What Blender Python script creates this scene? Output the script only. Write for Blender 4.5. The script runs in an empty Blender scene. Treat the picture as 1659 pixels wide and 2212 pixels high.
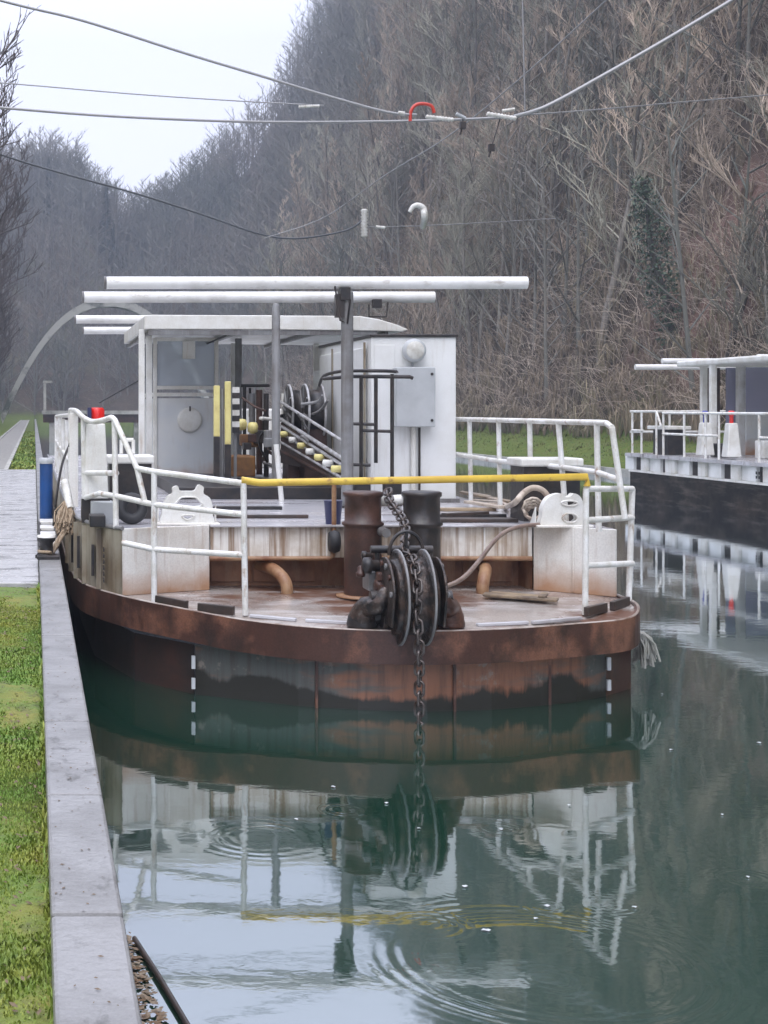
import bpy, bmesh, math, random
from mathutils import Vector, Matrix
C = bpy.context.scene.collection
S = bpy.context.scene
R = math.radians
PI = math.pi

# ------------------------------------------------------------------ camera, sky, sun, exposure
F, CX, CY, HZ, VX, CAMZ = 3200.0, 829.5, 1106.0, 883.0, 74.0, 2.7
cam = bpy.data.cameras.new('camera'); camo = bpy.data.objects.new('camera', cam); C.objects.link(camo)
cam.sensor_fit = 'VERTICAL'; cam.sensor_height = 36.0; cam.lens = 36.0 * F / 2212.0
cam.clip_start = 0.1; cam.clip_end = 5000
camo.location = (0, 0, CAMZ)
camo.rotation_euler = (PI / 2, 0, 0)            # level camera, the picture is an off-centre crop: lens shift
cam.shift_x = (CX - VX) / 2212.0; cam.shift_y = -(CY - HZ) / 2212.0
S.camera = camo

SUN_EL, SUN_AZ = 62, 200
w = bpy.data.worlds.new('World'); S.world = w; w.use_nodes = True
nt = w.node_tree; nt.nodes.clear()
sky = nt.nodes.new('ShaderNodeTexSky'); sky.sky_type = 'NISHITA'; sky.sun_disc = False
sky.sun_elevation = R(SUN_EL); sky.sun_rotation = R(SUN_AZ); sky.dust_density = 6; sky.air_density = 1.0; sky.altitude = 0
hs = nt.nodes.new('ShaderNodeHueSaturation'); hs.inputs['Saturation'].default_value = 0.25
mixw = nt.nodes.new('ShaderNodeMixRGB'); mixw.inputs[0].default_value = 0.72
mixw.inputs[2].default_value = (14.0, 14.5, 17.6, 1)
tcw = nt.nodes.new('ShaderNodeTexCoord'); sepw = nt.nodes.new('ShaderNodeSeparateXYZ')
mr = nt.nodes.new('ShaderNodeMapRange'); mr.inputs[1].default_value = 0.24; mr.inputs[2].default_value = 0.42
mr.inputs[3].default_value = 1.0; mr.inputs[4].default_value = 1.62
mulw = nt.nodes.new('ShaderNodeMixRGB'); mulw.blend_type = 'MULTIPLY'; mulw.inputs[0].default_value = 1
bgw = nt.nodes.new('ShaderNodeBackground'); bgw.inputs[1].default_value = 0.115
outw = nt.nodes.new('ShaderNodeOutputWorld')
L = nt.links.new
L(sky.outputs[0], hs.inputs['Color']); L(hs.outputs[0], mixw.inputs[1])
L(tcw.outputs['Generated'], sepw.inputs[0]); L(sepw.outputs[2], mr.inputs[0])
L(mixw.outputs[0], mulw.inputs[1]); L(mr.outputs[0], mulw.inputs[2])
L(mulw.outputs[0], bgw.inputs[0]); L(bgw.outputs[0], outw.inputs[0])

sl = bpy.data.lights.new('sun', 'SUN'); so = bpy.data.objects.new('sun', sl); C.objects.link(so)
sl.energy = 1.1; sl.angle = R(35); sl.color = (1, 0.97, 0.93)
d = Vector((math.sin(R(SUN_AZ)) * math.cos(R(SUN_EL)), math.cos(R(SUN_AZ)) * math.cos(R(SUN_EL)), math.sin(R(SUN_EL))))
so.rotation_euler = d.to_track_quat('Z', 'Y').to_euler()
S.view_settings.view_transform = 'Standard'; S.view_settings.look = 'None'
S.view_settings.exposure = 0.14; S.view_settings.gamma = 1
S.view_settings.use_curve_mapping = False
S.render.engine = 'CYCLES'
S.cycles.use_denoising = True
try: S.cycles.denoiser = 'OPENIMAGEDENOISE'
except Exception: pass
S.cycles.max_bounces = 8; S.cycles.diffuse_bounces = 3; S.cycles.glossy_bounces = 4
S.cycles.transmission_bounces = 6; S.cycles.volume_bounces = 0; S.cycles.transparent_max_bounces = 8
S.cycles.sample_clamp_indirect = 6

# ------------------------------------------------------------------ measuring helpers
def ray(x, y): return Vector(((x - VX) / F, 1.0, (HZ - y) / F))
def P(x, y, Y):                       # the point seen at (x, y) that lies at distance Y up the canal
    r = ray(x, y); t = Y / r.y
    return Vector((r.x * t, Y, CAMZ + r.z * t))
def G(x, y, z=0.0):                   # the point seen at (x, y) that lies at height z
    r = ray(x, y); t = (z - CAMZ) / r.z
    return Vector((r.x * t, r.y * t, z))
def PX(x, y, X):                      # the point seen at (x, y) on the plane X = const
    r = ray(x, y); t = X / r.x
    return Vector((X, r.y * t, CAMZ + r.z * t))

# ------------------------------------------------------------------ mesh helpers
class MB:
    def __init__(s): s.v = []; s.f = []; s.sm = []
    def add(s, vs, fs, smooth=False):
        o = len(s.v); s.v += [tuple(q) for q in vs]
        for f in fs: s.f.append(tuple(i + o for i in f)); s.sm.append(smooth)
    def box(s, lo, hi):
        x0, y0, z0 = lo; x1, y1, z1 = hi
        s.add([(x0,y0,z0),(x1,y0,z0),(x1,y1,z0),(x0,y1,z0),(x0,y0,z1),(x1,y0,z1),(x1,y1,z1),(x0,y1,z1)],
              [(0,3,2,1),(4,5,6,7),(0,1,5,4),(1,2,6,5),(2,3,7,6),(3,0,4,7)]); return s
    def bar(s, a, b, wx, wz, up=(0,0,1)):     # rectangular bar from a to b
        a = Vector(a); b = Vector(b); d = (b - a).normalized(); u = Vector(up)
        if abs(d.dot(u)) > 0.98: u = Vector((0,1,0))
        r = d.cross(u).normalized() * wx / 2; u = r.normalized().cross(d).normalized() * wz / 2
        vs = [a-r-u, a+r-u, a+r+u, a-r+u, b-r-u, b+r-u, b+r+u, b-r+u]
        s.add(vs, [(0,1,2,3),(7,6,5,4),(0,4,5,1),(1,5,6,2),(2,6,7,3),(3,7,4,0)]); return s
    def tube(s, pts, r, n=10, closed=False, caps=True):
        pts = [Vector(p) for p in pts]; m = len(pts)
        rs = r if isinstance(r, (list, tuple)) else [r] * m
        ref = None; vs = []
        for i, p in enumerate(pts):
            a = pts[(i-1) % m] if (closed or i > 0) else p
            b = pts[(i+1) % m] if (closed or i < m-1) else p
            t = (b - a).normalized()
            if ref is None:
                ref = Vector((0,0,1)) if abs(t.z) < 0.9 else Vector((1,0,0))
            n1 = (ref - t * ref.dot(t)).normalized(); ref = n1; n2 = t.cross(n1)
            for k in range(n):
                an = 2*PI*k/n
                vs.append(p + (n1*math.cos(an) + n2*math.sin(an)) * rs[i])
        fs = []
        for i in range(m if closed else m-1):
            j = (i+1) % m
            for k in range(n):
                k2 = (k+1) % n
                fs.append((i*n+k, i*n+k2, j*n+k2, j*n+k))
        s.add(vs, fs, True)
        if caps and not closed:
            s.add(vs[:n], [tuple(range(n))[::-1]]); s.add(vs[-n:], [tuple(range(n))])
        return s
    def lathe(s, prof, o, axis='z', n=28):    # prof: (r, h) pairs
        o = Vector(o); vs = []
        for r, h in prof:
            for k in range(n):
                a = 2*PI*k/n; c, q = r*math.cos(a), r*math.sin(a)
                vs.append(o + (Vector((c,q,h)) if axis == 'z' else Vector((h,c,q)) if axis == 'x' else Vector((c,h,q))))
        fs = []
        for i in range(len(prof)-1):
            for k in range(n):
                k2 = (k+1) % n; fs.append((i*n+k, i*n+k2, (i+1)*n+k2, (i+1)*n+k))
        flat = [abs(prof[i][0]-prof[i+1][0]) < 1e-6 for i in range(len(prof)-1)]
        s.add(vs, fs, False)
        for i in range(len(fs)): s.sm[len(s.sm)-len(fs)+i] = True
        s.add(vs[:n], [tuple(range(n))[::-1]]); s.add(vs[-n:], [tuple(range(n))])
        return s
    def prism(s, poly, d):                     # poly: 3d points, d: extrusion vector
        d = Vector(d); n = len(poly); vs = [Vector(p) for p in poly] + [Vector(p) + d for p in poly]
        fs = [tuple(range(n))[::-1], tuple(range(n, 2*n))] + [(i, (i+1) % n, n+(i+1) % n, n+i) for i in range(n)]
        s.add(vs, fs); return s
    def strip(s, lo, hi):                      # wall between two polylines
        n = len(lo); s.add(list(lo) + list(hi), [(i, i+1, n+i+1, n+i) for i in range(n-1)]); return s
    def spike(s, a, b, ra, rb):                # cheap three-sided twig
        d = (b - a); 
        if d.length < 1e-5: return
        d.normalize(); u = d.orthogonal().normalized(); v = d.cross(u)
        q = [(1,0), (-.5,.866), (-.5,-.866)]
        vs = [a + (u*c + v*e)*ra for c, e in q] + [b + (u*c + v*e)*rb for c, e in q]
        s.add(vs, [(0,1,4,3),(1,2,5,4),(2,0,3,5)], True)
    def build(s, name, m, parent=None, bevel=0, recalc=True, origin=None):
        o0 = Vector(origin) if origin is not None else (Vector(parent['_o']) if parent is not None and '_o' in parent else Vector((0,0,0)))
        me = bpy.data.meshes.new(name)
        me.from_pydata([(v[0]-o0.x, v[1]-o0.y, v[2]-o0.z) for v in s.v], [], s.f)
        me.polygons.foreach_set('use_smooth', s.sm)
        if recalc:
            bm = bmesh.new(); bm.from_mesh(me); bmesh.ops.recalc_face_normals(bm, faces=bm.faces); bm.to_mesh(me); bm.free()
        me.materials.append(m); me.update()
        o = bpy.data.objects.new(name, me); C.objects.link(o)
        if parent is not None:
            o.parent = parent; o['_o'] = tuple(o0)
        else:
            o.location = o0; o['_o'] = tuple(o0)
        if bevel:
            b = o.modifiers.new('bevel', 'BEVEL'); b.width = bevel; b.segments = 2; b.limit_method = 'ANGLE'; b.angle_limit = R(40)
        return o
def tag(o, label=None, cat=None, group=None, kind=None):
    if label: o['label'] = label
    if cat: o['category'] = cat
    if group: o['group'] = group
    if kind: o['kind'] = kind
    return o
def thing(name, loc, label, cat, group=None):
    o = bpy.data.objects.new(name, None); C.objects.link(o); o.location = loc; o['_o'] = tuple(loc)
    o.empty_display_size = 0.2
    return tag(o, label, cat, group)
def crom(pts, k=6, closed=False):
    pts = [Vector(p) for p in pts]; n = len(pts); out = []
    for i in range(n if closed else n-1):
        g = (lambda j: pts[j % n]) if closed else (lambda j: pts[max(0, min(n-1, j))])
        p0, p1, p2, p3 = g(i-1), g(i), g(i+1), g(i+2)
        for t in range(k):
            u = t/k
            out.append(0.5*((2*p1) + (p2-p0)*u + (2*p0-5*p1+4*p2-p3)*u*u + (3*p1-p0-3*p2+p3)*u**3))
    if not closed: out.append(pts[-1])
    return out

# ------------------------------------------------------------------ materials
def mat(name, c1, c2=None, c3=None, scale=3.0, lo=0.4, hi=0.65, streak=0.0, s_scale=(6,6,0.8), rough=0.55, rough2=None,
        metal=0.0, bump=0.0, bscale=None, spec=0.5, s_lo=0.5, s_hi=0.7, fine=0.0, fscale=60, rnd=0.0, coat=0.0, foot=0):
    m = bpy.data.materials.new(name); m.use_nodes = True
    t = m.node_tree; b = t.nodes['Principled BSDF']; N = t.nodes.new; K = t.links.new
    tc = N('ShaderNodeTexCoord')
    b.inputs['Roughness'].default_value = rough; b.inputs['Metallic'].default_value = metal
    b.inputs['Specular IOR Level'].default_value = spec
    if coat: b.inputs['Coat Weight'].default_value = coat; b.inputs['Coat Roughness'].default_value = 0.12
    c1 = (*c1, 1)
    col = None
    n1 = N('ShaderNodeTexNoise'); n1.inputs['Scale'].default_value = scale; n1.inputs['Detail'].default_value = 7; n1.inputs['Roughness'].default_value = 0.62
    K(tc.outputs['Object'], n1.inputs['Vector'])
    if c2 is not None:
        mr = N('ShaderNodeMapRange'); mr.inputs[1].default_value = lo; mr.inputs[2].default_value = hi
        K(n1.outputs['Fac'], mr.inputs[0])
        mx = N('ShaderNodeMixRGB'); mx.inputs[1].default_value = c1; mx.inputs[2].default_value = (*c2, 1)
        K(mr.outputs[0], mx.inputs[0]); col = mx.outputs[0]
        if rough2 is not None:
            r2 = N('ShaderNodeMapRange'); r2.inputs[1].default_value = lo; r2.inputs[2].default_value = hi
            r2.inputs[3].default_value = rough; r2.inputs[4].default_value = rough2
            K(n1.outputs['Fac'], r2.inputs[0]); K(r2.outputs[0], b.inputs['Roughness'])
    if c3 is not None:
        mp = N('ShaderNodeMapping'); mp.inputs['Scale'].default_value = s_scale; K(tc.outputs['Object'], mp.inputs[0])
        n2 = N('ShaderNodeTexNoise'); n2.inputs['Scale'].default_value = 1.0; n2.inputs['Detail'].default_value = 6; n2.inputs['Roughness'].default_value = 0.65
        K(mp.outputs[0], n2.inputs['Vector'])
        m2 = N('ShaderNodeMapRange'); m2.inputs[1].default_value = s_lo; m2.inputs[2].default_value = s_hi; m2.inputs[4].default_value = streak
        K(n2.outputs['Fac'], m2.inputs[0])
        mx2 = N('ShaderNodeMixRGB'); mx2.inputs[2].default_value = (*c3, 1)
        if col is not None: K(col, mx2.inputs[1])
        else: mx2.inputs[1].default_value = c1
        K(m2.outputs[0], mx2.inputs[0]); col = mx2.outputs[0]
    if fine:
        n3 = N('ShaderNodeTexNoise'); n3.inputs['Scale'].default_value = fscale; n3.inputs['Detail'].default_value = 4
        K(tc.outputs['Object'], n3.inputs['Vector'])
        m3 = N('ShaderNodeMapRange'); m3.inputs[1].default_value = 0.3; m3.inputs[2].default_value = 0.7
        m3.inputs[3].default_value = 1 - fine; m3.inputs[4].default_value = 1 + fine; K(n3.outputs['Fac'], m3.inputs[0])
        mx3 = N('ShaderNodeMixRGB'); mx3.blend_type = 'MULTIPLY'; mx3.inputs[0].default_value = 1
        if col is not None: K(col, mx3.inputs[1])
        else: mx3.inputs[1].default_value = c1
        K(m3.outputs[0], mx3.inputs[2]); col = mx3.outputs[0]
    if rnd:
        oi = N('ShaderNodeObjectInfo'); m4 = N('ShaderNodeMapRange'); m4.inputs[3].default_value = 1 - rnd; m4.inputs[4].default_value = 1 + rnd
        K(oi.outputs['Random'], m4.inputs[0])
        mx4 = N('ShaderNodeMixRGB'); mx4.blend_type = 'MULTIPLY'; mx4.inputs[0].default_value = 1
        if col is not None: K(col, mx4.inputs[1])
        else: mx4.inputs[1].default_value = c1
        K(m4.outputs[0], mx4.inputs[2]); col = mx4.outputs[0]
    if foot:
        sz = N('ShaderNodeSeparateXYZ'); K(tc.outputs['Object'], sz.inputs[0])
        nf = N('ShaderNodeTexNoise'); nf.inputs['Scale'].default_value = 3.5; nf.inputs['Detail'].default_value = 6; K(tc.outputs['Object'], nf.inputs['Vector'])
        ma = N('ShaderNodeMath'); ma.operation = 'MULTIPLY_ADD'; K(nf.outputs['Fac'], ma.inputs[0]); ma.inputs[1].default_value = 0.42; K(sz.outputs[2], ma.inputs[2])
        mf = N('ShaderNodeMapRange'); mf.inputs[1].default_value = foot+0.16; mf.inputs[2].default_value = foot+0.50; mf.inputs[3].default_value = 0.92; mf.inputs[4].default_value = 0
        K(ma.outputs[0], mf.inputs[0])
        mx5 = N('ShaderNodeMixRGB'); K(col, mx5.inputs[1]); mx5.inputs[2].default_value = (0.42,0.21,0.10,1); K(mf.outputs[0], mx5.inputs[0]); col = mx5.outputs[0]
    if col is not None: K(col, b.inputs['Base Color'])
    else: b.inputs['Base Color'].default_value = c1
    if bump:
        n4 = N('ShaderNodeTexNoise'); n4.inputs['Scale'].default_value = bscale or scale*4; n4.inputs['Detail'].default_value = 6
        K(tc.outputs['Object'], n4.inputs['Vector'])
        bp = N('ShaderNodeBump'); bp.inputs['Strength'].default_value = bump; bp.inputs['Distance'].default_value = 0.02
        K(n4.outputs['Fac'], bp.inputs['Height']); K(bp.outputs[0], b.inputs['Normal'])
    return m
RUST = (0.15, 0.055, 0.028); DRUST = (0.06, 0.025, 0.017); WHITE = (0.78, 0.78, 0.75); CREAM = (0.62, 0.58, 0.48)
M = {}
M['white'] = mat('white_paint', WHITE, (0.62,0.60,0.54), (0.42,0.30,0.20), scale=2.5, streak=0.45, s_scale=(14,14,1.2), s_lo=0.58, s_hi=0.75, rough=0.38, fine=0.05)
M['rail'] = mat('rail_paint', (0.80,0.80,0.78), (0.60,0.58,0.52), (0.30,0.18,0.10), scale=4, streak=0.75, s_scale=(9,9,4), s_lo=0.57, s_hi=0.68, rough=0.42, fine=0.06)
M['stained'] = mat('stained_white', (0.80,0.79,0.75), (0.62,0.57,0.50), (0.30,0.16,0.07), scale=1.7, lo=0.42, hi=0.72, streak=0.55, s_scale=(11,11,0.7), s_lo=0.54, s_hi=0.74, rough=0.45, bump=0.15, fine=0.08, foot=0.86)
M['fascia'] = mat('fascia_white', (0.82,0.80,0.75), (0.52,0.45,0.36), (0.24,0.14,0.07), scale=2.2, streak=0.9, s_scale=(15,15,0.5), s_lo=0.44, s_hi=0.62, rough=0.5, bump=0.1)
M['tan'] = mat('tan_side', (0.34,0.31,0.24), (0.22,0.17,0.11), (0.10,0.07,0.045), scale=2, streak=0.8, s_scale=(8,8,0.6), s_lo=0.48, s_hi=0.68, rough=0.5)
M['rust'] = mat('rust_band', (0.06,0.026,0.018), (0.17,0.075,0.045), (0.022,0.015,0.012), scale=1.5, lo=0.50, hi=0.62, streak=0.9, s_scale=(3,3,1.5), rough=0.38, bump=0.2, fine=0.2)
M['deck'] = mat('wet_sheen_deck', (0.35,0.315,0.285), (0.135,0.066,0.040), (0.54,0.525,0.51), scale=0.9, lo=0.43, hi=0.57, streak=0.8, s_scale=(1.1,3.5,1), s_lo=0.5, s_hi=0.66, rough=0.16, rough2=0.36, bump=0.12, fine=0.12)  # pale patches paint the wet shine into the colour, brown is rust
M['updeck'] = mat('wet_sheen_upper_deck', (0.58,0.58,0.61), (0.36,0.34,0.34), (0.09,0.06,0.05), scale=1.2, lo=0.42, hi=0.64, streak=0.8, s_scale=(0.8,3.5,1), s_lo=0.55, s_hi=0.68, rough=0.14, rough2=0.34, bump=0.1)  # pale tone carries the shine of the wet upper deck as colour
M['recess'] = mat('recess_brown', (0.36,0.17,0.085), (0.17,0.075,0.04), (0.42,0.28,0.18), scale=2.5, streak=0.6, s_scale=(5,5,1), rough=0.55, bump=0.2)
M['pipe'] = mat('rusty_tan_pipe', (0.36,0.22,0.12), (0.20,0.08,0.035), None, scale=5, rough=0.45)
M['black'] = mat('black_iron', (0.018,0.018,0.02), (0.045,0.035,0.03), None, scale=6, rough=0.38, bump=0.15)
M['bitt'] = mat('bitt_iron', (0.036,0.019,0.015), (0.085,0.040,0.028), None, scale=3, rough=0.4, bump=0.15, fine=0.2)
M['grease'] = mat('greasy_iron', (0.022,0.020,0.019), (0.085,0.055,0.042), (0.16,0.15,0.14), scale=7, lo=0.45, hi=0.62, streak=0.6, s_scale=(14,14,14), s_lo=0.58, s_hi=0.68, rough=0.36, metal=0.3, bump=0.5, bscale=30)
M['chain'] = mat('chain_steel', (0.13,0.12,0.115), (0.06,0.036,0.026), None, scale=12, rough=0.35, metal=0.6)
M['steel'] = mat('grey_post', (0.22,0.225,0.23), (0.14,0.13,0.125), (0.33,0.33,0.33), scale=3, streak=0.5, s_scale=(16,16,0.7), rough=0.4)
M['palesteel'] = mat('worn_steel', (0.48,0.48,0.49), (0.26,0.25,0.24), None, scale=9, rough=0.35)
M['beam'] = mat('beam_paint', (0.84,0.84,0.83), (0.66,0.65,0.62), (0.30,0.24,0.19), scale=2, streak=0.6, s_scale=(3,8,8), s_lo=0.58, s_hi=0.7, rough=0.35)
M['yellow'] = mat('yellow_paint', (0.72,0.50,0.07), (0.58,0.38,0.06), (0.25,0.13,0.04), scale=3, streak=0.8, s_scale=(7,7,7), s_lo=0.56, s_hi=0.66, rough=0.4)
M['paleyellow'] = mat('pale_yellow_paint', (0.78,0.70,0.28), (0.62,0.52,0.2), (0.2,0.13,0.05), scale=4, streak=0.6, s_scale=(8,8,8), s_lo=0.62, s_hi=0.72, rough=0.45)
M['panel'] = mat('grey_panel', (0.50,0.52,0.53), (0.40,0.42,0.43), None, scale=2, rough=0.4)
M['cab'] = mat('cabinet_white', (0.80,0.81,0.80), (0.66,0.66,0.63), (0.45,0.40,0.33), scale=1.4, lo=0.45, hi=0.75, streak=0.35, s_scale=(9,9,0.7), s_lo=0.58, s_hi=0.75, rough=0.42)
M['wheelhouse'] = mat('wheelhouse_grey', (0.60,0.63,0.65), (0.68,0.68,0.66), (0.36,0.25,0.15), scale=1.2, streak=0.4, s_scale=(4,4,0.7), s_lo=0.58, s_hi=0.78, rough=0.4, foot=1.52)
M['red'] = mat('red_lens', (0.75,0.025,0.02), rough=0.25)
M['navy'] = mat('navy_shield', (0.03,0.035,0.10), rough=0.4)
M['bluelens'] = mat('blue_lens', (0.04,0.05,0.35), rough=0.25)
M['bluepost'] = mat('blue_post', (0.012,0.075,0.26), (0.02,0.06,0.18), None, scale=3, rough=0.4)
M['rubber'] = mat('black_rubber', (0.02,0.021,0.023), (0.035,0.035,0.038), None, scale=8, rough=0.6)
M['rope'] = mat('tan_rope', (0.42,0.33,0.23), (0.27,0.19,0.12), None, scale=30, rough=0.9, bump=0.5, bscale=90)
M['hose'] = mat('brown_hose', (0.24,0.18,0.145), (0.14,0.09,0.07), None, scale=6, rough=0.5)
M['palehose'] = mat('pale_hose', (0.55,0.48,0.40), (0.34,0.26,0.2), None, scale=6, rough=0.55)
M['wood'] = mat('old_board', (0.36,0.27,0.17), (0.12,0.085,0.06), (0.06,0.05,0.04), scale=3, streak=0.7, s_scale=(2,14,14), rough=0.5, bump=0.2)
M['darkwood'] = mat('dark_board', (0.035,0.028,0.024), (0.07,0.045,0.035), None, scale=5, rough=0.45)
M['boxbrown'] = mat('brown_box', (0.26,0.12,0.03), (0.12,0.06,0.03), None, scale=4, rough=0.6)
M['concrete'] = mat('pale_concrete', (0.45,0.44,0.41), (0.28,0.28,0.25), (0.12,0.13,0.10), scale=1.2, streak=0.7, s_scale=(0.6,0.6,0.6), s_lo=0.52, s_hi=0.66, rough=0.7)
M['coping'] = mat('wet_coping', (0.245,0.243,0.240), (0.165,0.163,0.158), (0.075,0.075,0.068), scale=2.2, streak=0.75, s_scale=(7,3.5,7), s_lo=0.57, s_hi=0.66, rough=0.30, rough2=0.48, bump=0.25, bscale=28, fine=0.10, fscale=90)
M['apron'] = mat('wet_paving', (0.54,0.535,0.53), (0.36,0.357,0.35), (0.09,0.09,0.082), scale=3, streak=0.8, s_scale=(1.2,4,4), s_lo=0.52, s_hi=0.64, rough=0.2, rough2=0.45, bump=0.35, bscale=12)
M['gravel'] = mat('grey_gravel', (0.30,0.29,0.27), (0.2,0.19,0.17), None, scale=6, rough=0.8, fine=0.25, fscale=40)
M['wire'] = mat('pale_wire', (0.30,0.30,0.30), rough=0.4, metal=0.3)
M['darkwire'] = mat('dark_wire', (0.05,0.055,0.06), rough=0.5)
M['porcelain'] = mat('insulator_white', (0.72,0.72,0.68), (0.5,0.48,0.42), None, scale=8, rough=0.25)
M['redloop'] = mat('red_loop', (0.55,0.05,0.03), rough=0.35)
M['bark'] = mat('grey_bark', (0.20,0.18,0.155), (0.10,0.085,0.07), (0.30,0.30,0.26), scale=2.5, streak=0.6, s_scale=(3,3,0.6), rough=0.9, rnd=0.6)
M['twig'] = mat('brown_twigs', (0.42,0.34,0.265), (0.30,0.245,0.195), None, scale=0.35, rough=0.95, rnd=0.6)
M['darktwig'] = mat('dark_twigs', (0.11,0.09,0.085), (0.07,0.06,0.058), None, scale=0.4, rough=0.95, rnd=0.3)
M['twig2'] = mat('olive_twigs', (0.29,0.275,0.215), (0.21,0.205,0.165), None, scale=0.35, rough=0.95, rnd=0.5)
M['twigfar'] = mat('far_twigs', (0.20,0.175,0.15), (0.14,0.145,0.125), (0.08,0.10,0.072), scale=0.05, streak=0.8, s_scale=(0.03,0.03,0.03), rough=0.95)
M['brush'] = mat('dry_brush', (0.28,0.22,0.155), (0.17,0.14,0.11), (0.32,0.29,0.17), scale=0.18, streak=0.7, s_scale=(0.15,0.15,0.15), rough=0.95)
M['ivy'] = mat('ivy_leaves', (0.022,0.05,0.026), (0.045,0.08,0.035), None, scale=2, rough=0.5)
M['conifer'] = mat('conifer_green', (0.025,0.045,0.032), (0.04,0.06,0.04), None, scale=1, rough=0.8)
def glass(name, col, alpha):
    m = bpy.data.materials.new(name); m.use_nodes = True; t = m.node_tree; b = t.nodes['Principled BSDF']
    tr = t.nodes.new('ShaderNodeBsdfTransparent'); tr.inputs[0].default_value = (0.86,0.9,0.93,1)
    mx = t.nodes.new('ShaderNodeMixShader'); mx.inputs[0].default_value = alpha
    b.inputs['Base Color'].default_value = (*col, 1); b.inputs['Roughness'].default_value = 0.06
    t.links.new(tr.outputs[0], mx.inputs[1]); t.links.new(b.outputs[0], mx.inputs[2])
    t.links.new(mx.outputs[0], t.nodes['Material Output'].inputs[0]); return m
M['glass'] = glass('pale_glass', (0.60,0.65,0.70), 0.5)  # pale grey-blue colour mixed into the clear pane
M['violet'] = glass('violet_glass', (0.38,0.38,0.52), 0.72)

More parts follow.
